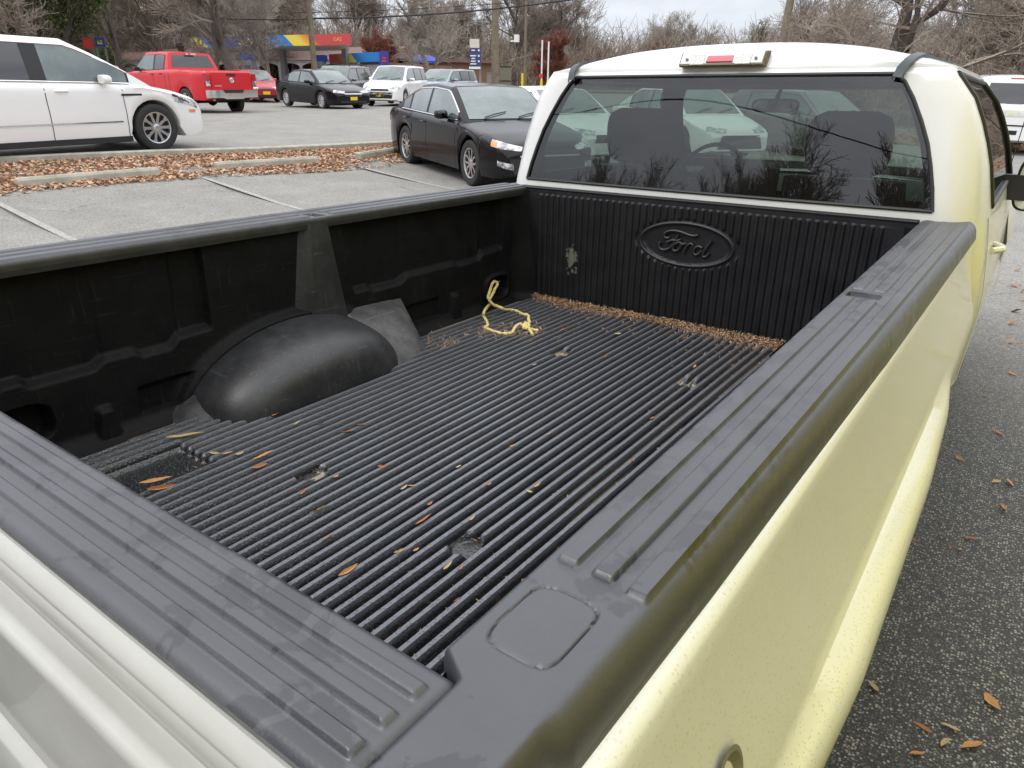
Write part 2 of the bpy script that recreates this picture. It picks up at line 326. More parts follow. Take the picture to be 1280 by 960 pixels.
wheel_stop(*_w((270, 212), (397, 204)), 'concrete wheel stop between the first stop and the black sedan')
wheel_stop(*_w((447, 199), (520, 188)), 'concrete wheel stop half hidden behind the rear wheel of the black sedan')

# leaves -----------------------------------------------------------
def leaf_material(name, c1, c2, c3):
    m = bpy.data.materials.new(name); m.use_nodes = True; t = m.node_tree; b = t.nodes['Principled BSDF']; b.inputs['Roughness'].default_value = .8
    ge = N(t, 'ShaderNodeNewGeometry'); r = N(t, 'ShaderNodeValToRGB'); t.links.new(ge.outputs['Random Per Island'], r.inputs[0])
    r.color_ramp.elements[0].color = (*c1, 1); r.color_ramp.elements[1].color = (*c2, 1); r.color_ramp.elements.new(.5).color = (*c3, 1)
    t.links.new(r.outputs[0], b.inputs['Base Color']); return m
M['leafs'] = leaf_material('dead_leaves', (.36, .19, .11), (.62, .45, .31), (.49, .29, .175))
M['litter'] = leaf_material('leaf_litter', (.24, .14, .08), (.48, .34, .21), (.33, .19, .105))
def leaf_cloud(name, pts, size, m, flat=.35, elong=2.2):
    n_ = len(pts); pts = np.asarray(pts, float)
    L = size*rng.uniform(.6, 1.3, n_); Wd = L/elong*rng.uniform(.7, 1.3, n_)
    a = rng.uniform(0, 2*np.pi, n_); tilt = rng.normal(0, flat, n_); roll = rng.normal(0, flat, n_)
    ux = np.stack([np.cos(a)*np.cos(tilt), np.sin(a)*np.cos(tilt), np.sin(tilt)], -1)
    vx = np.stack([-np.sin(a)*np.cos(roll), np.cos(a)*np.cos(roll), np.sin(roll)], -1)
    nn = np.cross(ux, vx)
    V = np.zeros((n_, 6, 3))
    V[:, 0] = pts - ux*L[:, None]/2; V[:, 3] = pts + ux*L[:, None]/2
    for k_, (su, sv) in {1: (-.15, -.5), 2: (.25, -.4), 4: (.25, .4), 5: (-.15, .5)}.items():
        V[:, k_] = pts + ux*(L*su)[:, None] + vx*(Wd*sv)[:, None] + nn*(Wd*.25)[:, None]
    idx = np.arange(n_)[:, None]*6
    F = np.concatenate([idx+np.array([[0, 1, 2, 3]]), idx+np.array([[0, 3, 4, 5]])])
    b = MB(); b.add(V.reshape(-1, 3).tolist(), F.tolist()); return b.build(name, m, smooth=False)
WSL = [tuple(atg(*q).xy) for q in ((22, 234), (198, 219), (270, 212), (397, 204), (447, 199), (520, 188))]
pts = []
kx = np.array([p[0] for p in kp]); ky = np.array([p[1] for p in kp])
while len(pts) < 20000:
    y = random.uniform(-3, 15.5); kxx = np.interp(y, ky, kx); frac = random.random()**1.15
    width = 2.0 if y < 9.5 else max(.6, 2.0-(y-9.5)*.4)
    x = kxx + .12 + frac*width
    if 6.3 < y < 7.1 and frac > .6 and random.random() < .8: continue
    if 9.0 < y < 10.0 and frac > .55 and random.random() < .7: continue
    if y > 9.5 and frac > .5 and random.random() < .5: continue
    pts.append((x, y, gz(x, y) + random.uniform(.012, .035)))
for _ in range(1600):
    y = random.uniform(2, 12.3); x = float(np.interp(y, [p[1] for p in WSL], [p[0] for p in WSL])) + .10 + abs(random.gauss(0, .13)); pts.append((x, y, gz(x, y)+random.uniform(.01, .03)))
tag(leaf_cloud('fallen_leaves', pts, .078, M['leafs']), 'carpet of dry orange brown leaves along the kerb behind the wheel stops', 'leaves', kind='stuff')
pts = []
for _ in range(6000):
    x = random.uniform(-8, 16); y = random.gauss(27.5, 1.7)
    pts.append((x, y, gz(x, y) + .03))
for _ in range(900):
    x = random.uniform(.3, 6); y = random.uniform(6, 24); pts.append((x, y, gz(x, y) + .01))
tag(leaf_cloud('fallen_leaves', pts, .10, M['litter']), 'thin scatter of brown leaves on the lot towards the white SUV at the right', 'leaves', kind='stuff')

# ================================================================== PICKUP TRUCK
gr = gz(-.8, 2.5)
TR = empty('pickup_truck', (-.8, 2.5, gr))
tag(TR, 'white pickup truck seen over its open black lined cargo bed', 'pickup truck')
OFF = (.8, -2.5, HZ-gr)
def T(mb, name, m, parent=None, smooth=True, ang=35):
    o = mb.build(name, m, parent or TR, smooth, None, ang)
    if parent is None: o.location = OFF
    return o
CX = -.8
# ---- bed floor with ribs
def cap_mat():
    m = mat('weathered_black_plastic', (.05, .051, .054), .42, spec=.9, bump=(350, .18, .0012)); t = m.node_tree; b = t.nodes['Principled BSDF']; L = t.links.new
    tcn = N(t, 'ShaderNodeTexCoord')
    # rain-wet blotches with crisp borders
    n = N(t, 'ShaderNodeTexNoise', Scale=17, Detail=5, Roughness=.62, Distortion=.6); L(tcn.outputs['Object'], n.inputs['Vector'])
    n2 = N(t, 'ShaderNodeTexNoise', Scale=2.4, Detail=3); L(tcn.outputs['Object'], n2.inputs['Vector'])
    a = N(t, 'ShaderNodeMath', operation='ADD'); L(n.outputs[0], a.inputs[0]); L(n2.outputs[0], a.inputs[1])
    r = N(t, 'ShaderNodeMapRange'); r.inputs[1].default_value = 1.035; r.inputs[2].default_value = 1.07; L(a.outputs[0], r.inputs[0])
    n3 = N(t, 'ShaderNodeTexNoise', Scale=6, Detail=7, Roughness=.75); L(tcn.outputs['Object'], n3.inputs['Vector'])
    c0 = N(t, 'ShaderNodeMixRGB'); c0.inputs[1].default_value = (.022, .023, .028, 1); c0.inputs[2].default_value = (.056, .059, .068, 1); L(n3.outputs[0], c0.inputs[0])
    sz = N(t, 'ShaderNodeSeparateXYZ'); L(tcn.outputs['Object'], sz.inputs[0]); zm = N(t, 'ShaderNodeMapRange'); zm.inputs[1].default_value = -.012; zm.inputs[2].default_value = -.004; L(sz.outputs[2], zm.inputs[0])
    rm = N(t, 'ShaderNodeMath', operation='MULTIPLY'); L(r.outputs[0], rm.inputs[0]); L(zm.outputs[0], rm.inputs[1])
    c = N(t, 'ShaderNodeMixRGB'); L(rm.outputs[0], c.inputs[0]); L(c0.outputs[0], c.inputs[1]); c.inputs[2].default_value = (.016, .017, .022, 1)
    L(c.outputs[0], b.inputs['Base Color'])
    q = N(t, 'ShaderNodeMapRange'); q.inputs[3].default_value = .44; q.inputs[4].default_value = .36; L(r.outputs[0], q.inputs[0]); L(q.outputs[0], b.inputs['Roughness'])
    return m
M['cap'] = cap_mat()
def floor_mat():
    m = mat('ribbed_floor_plastic', (.02, .021, .023), .36, spec=.9); t = m.node_tree; b = t.nodes['Principled BSDF']; L = t.links.new
    tcn = N(t, 'ShaderNodeTexCoord'); s = N(t, 'ShaderNodeSeparateXYZ'); L(tcn.outputs['Object'], s.inputs[0])
    n = N(t, 'ShaderNodeTexNoise', Scale=7, Detail=6, Roughness=.7); L(tcn.outputs['Object'], n.inputs['Vector'])
    mp2 = N(t, 'ShaderNodeMapping'); mp2.inputs['Scale'].default_value = (60, 3, 60); L(tcn.outputs['Object'], mp2.inputs[0])
    n2 = N(t, 'ShaderNodeTexNoise', Scale=1, Detail=4); L(mp2.outputs[0], n2.inputs['Vector'])
    h = N(t, 'ShaderNodeMapRange'); L(s.outputs[2], h.inputs[0]); h.inputs[1].default_value = -.5025; h.inputs[2].default_value = -.508
    yy = N(t, 'ShaderNodeMapRange'); L(s.outputs[1], yy.inputs[0]); yy.inputs[1].default_value = .4; yy.inputs[2].default_value = 2.3; yy.inputs[3].default_value = .66; yy.inputs[4].default_value = .40
    g1 = N(t, 'ShaderNodeMath', operation='GREATER_THAN'); L(n2.outputs[0], g1.inputs[0]); L(yy.outputs[0], g1.inputs[1])
    f = N(t, 'ShaderNodeMath', operation='MULTIPLY'); L(h.outputs[0], f.inputs[0]); L(g1.outputs[0], f.inputs[1])
    c0 = N(t, 'ShaderNodeMixRGB'); c0.inputs[1].default_value = (.040, .042, .049, 1); c0.inputs[2].default_value = (.095, .10, .112, 1); L(n.outputs[0], c0.inputs[0])
    c = N(t, 'ShaderNodeMixRGB'); L(f.outputs[0], c.inputs[0]); L(c0.outputs[0], c.inputs[1]); c.inputs[2].default_value = (.24, .21, .155, 1)
    hz = N(t, 'ShaderNodeMapRange'); L(s.outputs[2], hz.inputs[0]); hz.inputs[1].default_value = -.500; hz.inputs[2].default_value = -.490; hz.inputs[3].default_value = .12; hz.inputs[4].default_value = 1.35  # rib shade and sky sheen put into the colour: dark valleys, lighter tops
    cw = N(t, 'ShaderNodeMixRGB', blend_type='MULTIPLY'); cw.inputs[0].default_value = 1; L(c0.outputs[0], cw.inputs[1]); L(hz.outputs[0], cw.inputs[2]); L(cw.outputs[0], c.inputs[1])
    L(c.outputs[0], b.inputs['Base Color'])
    # water beads
    v = N(t, 'ShaderNodeTexVoronoi', Scale=150); L(tcn.outputs['Object'], v.inputs['Vector'])
    vb = N(t, 'ShaderNodeMapRange'); L(v.outputs['Distance'], vb.inputs[0]); vb.inputs[1].default_value = .45; vb.inputs[2].default_value = .1
    bp = N(t, 'ShaderNodeBump', Strength=.5, Distance=.0025); L(vb.outputs[0], bp.inputs['Height']); L(bp.outputs[0], b.inputs['Normal'])
    return m
M['floor'] = floor_mat()
RS = .0317
xr = []
k0 = -36
for k in range(k0, 24):
    c = -.36 - RS*0 + RS*k*1.0
    if c < -1.56 or c > -.04: continue
    xr.append(c)
cols = [-1.60]
for c in xr: cols += [c+d for d in (-.0145, -.0105, -.0075, -.0045, 0, .0045, .0075, .0105)]
cols += [-.0, .02]
cols = np.array(sorted(cols)); rows = np.concatenate([np.linspace(-.02, .40, 10), np.linspace(.42, .85, 100), np.linspace(.87, 2.46, 60)])
X, Y = np.meshgrid(cols, rows, indexing='ij')
ph = (X+.36)/RS; fr = np.abs(ph-np.round(ph))*RS
h = np.clip((.0102-fr)/.0045, 0, 1); h = h*h*(3-2*h)*.021
def plug(x, y, r): return smooth01((np.hypot(X-x, (Y-y)*.75)-r)/.006)
msk = plug(-.50, .715, .026)*plug(-.985, .715, .026)*plug(-.50, 1.85, .026)*plug(-.985, 1.85, .026)
bare = smooth01((np.maximum(np.abs(X+1.30)/.075, np.abs(Y-.50)/.10)-1)*8); msk = msk*bare
msk = msk*smooth01((X+1.52)/.02)*smooth01((2.43-Y)/.02)*smooth01((-.06-X)/.02)
Z = -.509 + h*msk
b = MB(); npgrid(b, X, Y, Z)
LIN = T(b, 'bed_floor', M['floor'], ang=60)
# ---- liner left side wall as a height field over (y, z)
YC, AA, BB_ = 1.100, .362, .215
def side_wall(left=True):
    ys = np.linspace(-.03, 2.46, 560); zs = np.linspace(-.515, -.012, 150)
    Yg, Zg = np.meshgrid(ys, zs, indexing='ij')
    # wheel house
    yc, a, bb = YC, AA, BB_
    v = np.clip(Zg+.515, 0, 9)/bb; u = np.abs(Yg-yc-.05*np.clip(v, 0, 1))/a
    r = (u**2.1+v**2.3)**(1/2.2)
    d = np.zeros_like(r)
    skirt = .026*np.exp(-((r-.99)/.075)**2)
    wh = np.maximum(d, skirt*(Zg < -.2))
    # sloped gussets fore and aft of the wheel house
    zt = -.345; tt = np.clip((zt-Zg)/(zt+.509), 0, 1)
    yedge = 1.655 - .09*tt
    gus = 0*tt
    yb = .80-.20*tt
    gus2 = 0*tt
    # stepped recessed panels
    def bottom(y, pts):
        return np.interp(y, [p[0] for p in pts], [p[1] for p in pts])
    # rear panel, ends at y=.87 with a rounded corner, stepped ledge
    b1 = bottom(Yg, [(0, -.318), (.30, -.318), (.32, -.302), (.36, -.302), (.38, -.318), (.53, -.318), (.56, -.300), (.64, -.300), (.66, -.315), (.74, -.315), (.77, -.290), (.9, -.286)])
    rec1 = smooth01((Zg-b1)/.026)*smooth01((.875-Yg)/.012)
    b2 = bottom(Yg, [(1.38, -.29), (1.50, -.29), (1.52, -.302), (1.66, -.302), (1.70, -.282), (1.98, -.282), (2.0, -.292), (2.14, -.290), (2.17, -.268), (2.4, -.262)])
    rec2 = smooth01((Zg-b2)/.026)*smooth01((Yg-(1.385+.04*np.clip((-Zg)/.3, 0, 1)))/.012)*smooth01((2.31-.03*(Zg+.3)*0-Yg)/.012)
    rec = -.028*np.maximum(rec1, rec2)
    # faint vertical steps in the panels
    for yv in (.56, .77, 1.68, 2.15): rec = rec + .007*smooth01((Yg-yv-.03*(Zg+.3))/.01)*(np.maximum(rec1, rec2))*(1 if yv in (.56, 1.68) else -1)
    # lower recess panels beside the gussets
    low1 = smooth01((-.385-Zg)/.018)*smooth01((Yg-.625)/.01)*smooth01((.9-Yg)/.01)
    low2 = smooth01((-.385-Zg)/.018)*smooth01((Yg-1.60)/.01)*smooth01((1.875-Yg)/.01)
    rec = rec - .018*np.maximum(low1, low2)
    # small moulded bumps
    for yv, zt2 in ((.53, -.405), (1.965, -.385)):
        wv = .022 + .022*np.clip((zt2-Zg)/.12, 0, 1)
        rec = rec + .022*smooth01((wv-np.abs(Yg-yv))/.012)*smooth01((zt2-Zg)/.02)
    # tie-down cup
    rr = ((np.abs(Yg-2.265)/.075)**3+(np.abs(Zg+.425)/.050)**3)**(1/3.)
    cup = .012*np.exp(-((rr-1.12)/.16)**2) - .05*smooth01((1.0-rr)/.22)
    rr2 = ((np.abs(Yg-.33)/.085)**3+(np.abs(Zg+.405)/.055)**3)**(1/3.)
    cup2 = - .05*smooth01((1.0-rr2)/.22)
    # base fillet and front corner fillet
    fil = .05*np.clip(1-(Zg+.515)/.05, 0, 1)**2
    frontc = .09*np.clip(1-(2.46-Yg)/.10, 0, 1)**2*(.5+.5*smooth01((-.15-Zg)/.3))
    tot = np.maximum.reduce([wh, gus*(wh < .02)+wh*(wh >= .02), np.where(gus > wh, gus, wh), np.where(gus2 > wh, gus2, wh)])
    tot = np.where(tot > .012, np.maximum(tot, rec), rec + tot) + cup + cup2
    tot = np.where(fil > 0, np.maximum(tot, fil), tot) + frontc
    Xg = -1.594 + tot if left else .0 - tot
    grey = (np.where(gus > wh, gus, 0) > .004) | (np.where(gus2 > wh, gus2, 0) > .004)
    return Xg, Yg, Zg, grey
Xg, Yg, Zg, grey = side_wall(True)
b = MB(); npgrid(b, Xg, Yg, Zg, flip=True)
b.m = [1 if q else 0 for q in grey[:-1, :-1].reshape(-1)]
T(b, 'liner_side', [M['liner'], M['linergrey']], ang=50)
b = MB(); Xg, Yg, Zg, grey = side_wall(False); npgrid(b, Xg[::3, ::3], Yg[::3, ::3], Zg[::3, ::3]); T(b, 'liner_side', M['liner'], ang=50)
def dome(left, D):
    b = MB(); G = []
    for i in range(49):
        th = math.pi*i/48; row = []
        for j in range(21):
            ph = math.pi/2*j/20; k = math.cos(ph)**.42 if j < 20 else 0; d = math.sin(ph)**.58
            c, s_ = math.cos(th), math.sin(th)
            cc = c; ss_ = abs(s_)**.92; row_shift = .05*max(0, s_)
            x = -.02 + (D+.02)*d; row.append(((-1.594+x) if left else -x, YC-AA*cc*k+row_shift*(1-d), -.516+BB_*ss_*k*(1-.10*d)))
        G.append(row)
    b.grid(G, flip=left); return b
b = MB(); P = []
for i in range(24):
    z = -.015-.33*i/23; q_ = i/23; yL = 1.215-.055*q_; yM = 1.238-.015*q_; yR = 1.318+.055*q_; e_ = .030
    P.append([(-1.600, yL-.006, z), (-1.598+.006, yL, z), (-1.594+e_, yM, z), (-1.594+e_+.004, (yM+yR)/2, z), (-1.594+e_, yR-.012, z), (-1.594+e_*.6, yR-.002, z), (-1.600, yR+.004, z)])
b.grid(P, flip=True); T(b, 'moulded_post', M['dome'], ang=25)
def scratches(m, amt):
    t = m.node_tree; b = t.nodes['Principled BSDF']; L = t.links.new; src = b.inputs['Base Color'].links[0].from_socket; tcn = N(t, 'ShaderNodeTexCoord'); last = src
    for k, (rot, sc) in enumerate(((.5, (3, 70, 40)), (-.9, (60, 4, 90)), (2.1, (90, 50, 3)))):
        mp_ = N(t, 'ShaderNodeMapping'); mp_.inputs['Scale'].default_value = sc; mp_.inputs['Rotation'].default_value = (rot, rot*.7, rot*1.3); L(tcn.outputs['Object'], mp_.inputs[0])
        n = N(t, 'ShaderNodeTexNoise', Scale=1.6, Detail=2); L(mp_.outputs[0], n.inputs['Vector'])
        r = N(t, 'ShaderNodeMapRange'); r.inputs[1].default_value = .66; r.inputs[2].default_value = .72; r.inputs[4].default_value = amt; L(n.outputs[0], r.inputs[0])
        x = N(t, 'ShaderNodeMixRGB'); x.inputs[2].default_value = (.22, .22, .215, 1); L(r.outputs[0], x.inputs[0]); L(last, x.inputs[1]); last = x.outputs[0]
    L(last, b.inputs['Base Color'])
scratches(M['dome'], .12); scratches(M['linergrey'], .28); scratches(M['liner'], .035)
T(dome(True, .27), 'wheel_housing', M['dome'], ang=60); T(dome(False, .17), 'wheel_housing', M['dome'], ang=60)
for q_ in (((-1.600, 1.34, -.330), (-1.600, 1.655, -.345), (-1.362, 1.560, -.514), (-1.340, 1.36, -.514)), ((-1.600, .93, -.345), (-1.600, .650, -.524), (-1.36, .775, -.524), (-1.45, .93, -.37))):
    b = MB(); P = []
    for i in range(7):
        row_ = []
        for j in range(7):
            u, v = i/6, j/6; row_.append([(q_[0][k]*(1-u)+q_[1][k]*u)*(1-v)+(q_[3][k]*(1-u)+q_[2][k]*u)*v + (.012*(1-(2*u-1)**8)*(1-(2*v-1)**8) if k != 1 else 0) for k in range(3)])
        P.append(row_)
    b.grid(P, flip=q_[0][1] < 1.2); b.grid([[p, (p[0]-.02, p[1], p[2]-.03)] for p in P[-1]]); T(b, 'gusset_plate', M['linergrey'], ang=50)
# ---- bulkhead
zs = np.concatenate([np.linspace(-.515, -.05, 90), np.linspace(-.047, -.006, 20)])
x0b = -1.493; spb = .0301
xsb = [-1.60, -1.56]
k = 0
ribc = []
while x0b + k*spb < -.10: ribc.append(x0b+k*spb); k += 1
for c in ribc: xsb += [c+d for d in (-.0115, -.0085, -.0055, -.0025, .0, .0025, .0055, .0085)]
xsb += [-.05, .01]; xsb = np.array(sorted(xsb))
X, Z = np.meshgrid(xsb, zs, indexing='ij')
ph = (X-x0b)/spb; fr = np.abs(ph-np.round(ph))*spb
h = smooth01((.0085-fr)/.005)*.009
el = np.hypot((X+.797)/.215, (Z+.165)/.094)
msk = smooth01((el-1)/.04)*smooth01((-.022-Z)/.006)*((X > x0b-.015) & (X < -.095))
h = h*msk
ring = .007*np.exp(-((el-.87)/.03)**2)
Yb = 2.455 - h - ring + .012*(Z+.5)*0 - .03*np.clip(1-(Z+.515)/.04, 0, 1)**2
b = MB(); npgrid(b, X, Yb, Z, flip=True)
# top lip
P = [[(x, y, z) for y, z in ((2.455, -.006), (2.452, .001), (2.457, .006), (2.485, .006), (2.486, -.03))] for x in np.linspace(-1.60, -.005, 20)]
b.grid(P, flip=True)
M['bulk'] = mat('bulkhead_plastic', (.0065, .0067, .0085), .46, spec=.45, noise=(9, (.012, .012, .013), .4, .75, .55), bump=(260, .2, .002))
t_ = M['bulk'].node_tree; L_ = t_.links.new; b_ = t_.nodes['Principled BSDF']; sr_ = b_.inputs['Base Color'].links[0].from_socket
tc_ = N(t_, 'ShaderNodeTexCoord'); mp_ = N(t_, 'ShaderNodeMapping'); mp_.inputs['Location'].default_value = (1.318*22, 0, .285*11); mp_.inputs['Scale'].default_value = (22, 0, 11); L_(tc_.outputs['Object'], mp_.inputs[0])
vl_ = N(t_, 'ShaderNodeVectorMath', operation='LENGTH'); L_(mp_.outputs[0], vl_.inputs[0]); nn_ = N(t_, 'ShaderNodeTexNoise', Scale=45, Detail=5); L_(tc_.outputs['Object'], nn_.inputs['Vector'])
ms_ = N(t_, 'ShaderNodeMath', operation='MULTIPLY_ADD'); L_(nn_.outputs[0], ms_.inputs[0]); ms_.inputs[1].default_value = -2.4; L_(vl_.outputs['Value'], ms_.inputs[2])
mr_ = N(t_, 'ShaderNodeMapRange'); L_(ms_.outputs[0], mr_.inputs[0]); mr_.inputs[1].default_value = -.62; mr_.inputs[2].default_value = -.75; mr_.inputs[4].default_value = .8
mx_ = N(t_, 'ShaderNodeMixRGB'); L_(mr_.outputs[0], mx_.inputs[0]); L_(sr_, mx_.inputs[1]); mx_.inputs[2].default_value = (.16, .16, .13, 1); L_(mx_.outputs[0], b_.inputs['Base Color'])
T(b, 'liner_bulkhead', M['bulk'], ang=50)
# embossed oval with script lettering
def zc(x, y):                  # zoomed crop -> bulkhead plane
    px, py = 780+x/4.3636, 220+y/4.3636
    d = _R*((px-640)/FPX) + _U*(-(py-480)/FPX) + _f; t = (2.447-CAMP.y)/d.y; p = CAMP + d*t
    return (p.x, 2.4475, p.z-HZ)
b = MB()
strokes = [[(405, 322), (380, 327), (350, 320), (310, 305), (270, 298), (238, 303), (220, 318), (226, 336), (248, 338)],
 [(297, 322), (285, 345), (268, 372), (245, 395), (215, 402), (195, 392), (190, 372), (203, 358)],
 [(232, 362), (262, 350), (292, 352), (312, 345)],
 [(305, 362), (283, 368), (266, 386), (268, 404), (286, 408), (303, 395), (312, 376), (305, 362), (318, 372), (340, 368)],
 [(345, 362), (340, 385), (325, 418)], [(333, 398), (348, 376), (366, 370), (376, 380), (368, 398)],
 [(425, 392), (405, 384), (385, 396), (378, 414), (388, 430), (408, 424), (425, 405)],
 [(478, 352), (455, 385), (432, 420), (430, 438), (446, 440), (466, 420)]]
def smoothline(p, n=5):
    p = [Vector(q) for q in p]; out = []
    for i in range(len(p)-1):
        p0, p1, p2, p3 = p[max(i-1, 0)], p[i], p[i+1], p[min(i+2, len(p)-1)]
        for k in range(n):
            t = k/n; out.append(.5*((2*p1)+(-p0+p2)*t+(2*p0-5*p1+4*p2-p3)*t*t+(-p0+3*p1-3*p2+p3)*t**3))
    out.append(p[-1]); return out
for s_ in strokes:
    b.tube(smoothline([zc(*q) for q in s_]), .0052, 6)
b.tube(smoothline([( -.797+.195*math.cos(a), 2.449, -.165+.083*math.sin(a)) for a in np.linspace(0, 2*math.pi, 33)], 3), .0048, 6)
LG = T(b, 'emblem', mat('emblem_plastic', (.012, .012, .013), .5)); tag(LG, 'raised oval emblem with script lettering on the bulkhead')
# scuff on the bulkhead
# ---- rail caps
def railcap(mirror):
    ys = np.concatenate([np.linspace(-.075, .30, 160), np.linspace(.31, 1.24, 60), np.linspace(1.25, 1.40, 60), np.linspace(1.42, 2.48, 60), np.linspace(2.485, 2.60, 30)])
    ss = np.concatenate([[-.35, -.34, -.32], np.linspace(-.30, 1.25, 110)])
    Yg, S = np.meshgrid(ys, ss, indexing='ij')
    inn = np.interp(Yg, [-.1, .046, .052, .062, .068, 1.3, 2.6], [.057, .057, .056, .040, .031, .016, 0.0])
    if mirror: inn = np.full_like(Yg, -.014)
    out = np.interp(Yg, [-.1, 0, .3, 1.0, 2.6], [.104, .110, .114, .118, .124])
    Xs = inn + (out-inn)*S
    Zs = np.zeros_like(S)
    def band(a, c): return smooth01((S-a)/.035)*smooth01((c-S)/.035)
    lat = np.zeros_like(S)
    seg = smooth01((Yg-.196)/.004)*smooth01((1.262-Yg)/.004) + smooth01((Yg-1.352)/.004)*smooth01((2.50-Yg)/.004)
    lat = np.maximum(lat, band(.04, .29)*seg); lat = np.maximum(lat, band(.43, .68)*seg)
    segc = smooth01((Yg-.190)/.004)*smooth01((2.50-Yg)/.004); lat = np.maximum(lat, band(.83, 1.07)*segc)
    Zs += .0058*lat
    # outer rollover
    o_ = np.clip(S-1.0, 0, 1)/.25; Zs -= .045*(1-np.sqrt(np.clip(1-np.clip(o_, 0, 1)**2*.995, 0, 1)))*(lat < .5) + 0*o_
    # inner rollover
    i_ = np.clip(.0-S, 0, 1)/.35; 
    Xi = np.where(S < 0, inn - .010*np.sin(np.clip(i_, 0, 1)*math.pi/2), Xs)
    Zs -= np.where(S < 0, (.022 if mirror else .038)*(1-np.sqrt(np.clip(1-i_**2*.99, 0, 1))), 0)
    # plug cover groove (rounded square)
    if not mirror:
        rr = ((np.abs(Xs-.0675)/.0285)**5+(np.abs(Yg-.127)/.0385)**5)**.2
        Zs -= .0032*np.exp(-((rr-1)/.028)**2)
    # stake pockets
    for (y0, y1, a, c) in ((1.285, 1.328, .06, .66), (2.535, 2.572, .06, .6)):
        Zs -= .018*smooth01((Yg-y0)/.003)*smooth01((y1-Yg)/.003)*smooth01((S-a)/.03)*smooth01((c-S)/.03)
    Xf = Xi
    if mirror: Xf = -1.594 - Xi
    b = MB(); c0_ = int(np.searchsorted(ss, -.02)) if mirror else 0
    npgrid(b, Xf[:, c0_:], Yg[:, c0_:], Zs[:, c0_:], flip=mirror)
    if mirror:
        lb = MB(); npgrid(lb, Xf[:, :c0_+1], Yg[:, :c0_+1], Zs[:, :c0_+1], flip=True)
        lb.grid([[(Xf[i, 0], ys[i], Zs[i, 0]), (Xf[i, 0]-.002, ys[i], -.033)] for i in range(len(ys))], flip=False); T(lb, 'rail_lip', M['lip'], ang=50)
    # hanging flanges
    for col in ((-1,) if mirror else (0, -1)):
        P = [[(Xf[i, col], ys[i], Zs[i, col]), (Xf[i, col] + (0 if col == 0 else (.003 if not mirror else -.003)), ys[i], -.055 if col else -.046)] for i in range(len(ys))]
        b.grid(P, flip=((col == 0) == mirror))
    b.grid([[(Xf[0, j], ys[0], Zs[0, j]), (Xf[0, j], ys[0], -.05)] for j in range(len(ss))], flip=not mirror)
    return b
M['capside'] = M['cap']
RC = T(railcap(False), 'rail_cap', M['cap'], ang=50); tag(RC, 'black ribbed rail cap nearest the camera, with square cover and open stake pocket')
T(railcap(True), 'rail_cap', M['cap'], ang=50)
M['steel'] = mat('bare_steel', (.75, .75, .70), .4, metal=.2)
for y_, w_ in ((1.307, .022), (2.553, .016)):
    b = MB(); b.box((.046, y_, -.0135), (.040, w_, .006), taper=.8); T(b, 'pocket_steel', M['steel'])
# ---- tailgate
ys = np.linspace(.052, -.052, 74); xs2 = np.concatenate([np.linspace(-1.66, -.05, 30), np.linspace(-.04, .052, 46)])
Xg, Yg = np.meshgrid(xs2, ys, indexing='ij'); Zs = np.full_like(Xg, .0)
e1 = smooth01((.043-Xg)/.004)
for (a, c) in ((.033, .017), (.006, -.010), (-.020, -.036)):
    Zs += .0055*smooth01((a-Yg)/.0035)*smooth01((Yg-c)/.0035)*e1
edge = np.clip((Yg-.040)/.012, 0, 1); Zs -= .010*edge**2
edge = np.clip((-.044-Yg)/.008, 0, 1); Zs -= .006*edge**2
Zs -= .006*np.clip((Xg-.044)/.008, 0, 1)**2
b = MB(); npgrid(b, Xg, Yg, Zs, flip=True)
b.grid([[(x, .052, -.010), (x, .049, -.06)] for x in xs2[::4]], flip=True)
b.grid([[(x, -.052, -.006), (x, -.047, -.022), (x, -.036, -.024), (x, -.034, -.06)] for x in xs2[::4]])
b.grid([[(.052, y, -.006), (.050, y, -.06)] for y in ys[::4]], flip=True)
TG = T(b, 'tailgate', M['cap'], ang=50)
TGOFF = None
b = MB()
prof = [(-.036, -.040), (-.038, -.030), (-.043, -.023), (-.049, -.023), (-.054, -.028), (-.058, -.038), (-.0585, -.043), (-.0575, -.045), (-.059, -.049), (-.0595, -.070), (-.0585, -.072), (-.0600, -.075), (-.0615, -.100), (-.064, -.108), (-.0685, -.112), (-.072, -.118), (-.072, -.128), (-.070, -.150), (-.069, -.22), (-.070, -.300), (-.068, -.308), (-.062, -.312), (-.060, -.330), (-.066, -.338), (-.074, -.345), (-.076, -.352), (-.074, -.42), (-.074, -.62), (-.05, -.66)]
b.grid([[(x, y, z) for y, z in prof] for x in np.linspace(-1.63, .040, 12)])
b.add([(.040, y, z) for y, z in prof], [tuple(range(len(prof)))])
o = b.build('gate_panel', mat('shaded_white_paint', (.53, .53, .505), .36, coat=.4, noise=(4, (.46, .46, .43), .4, .7)), TG); tag(o, 'white painted outer panel of the tailgate with pressed ridges')  # white darkened in colour for the shadow falling on the tailgate
b = MB(); b.box((-.79, .03, -.27), (1.58, .03, .46)); b.build('gate_liner', M['liner'], TG, smooth=False)
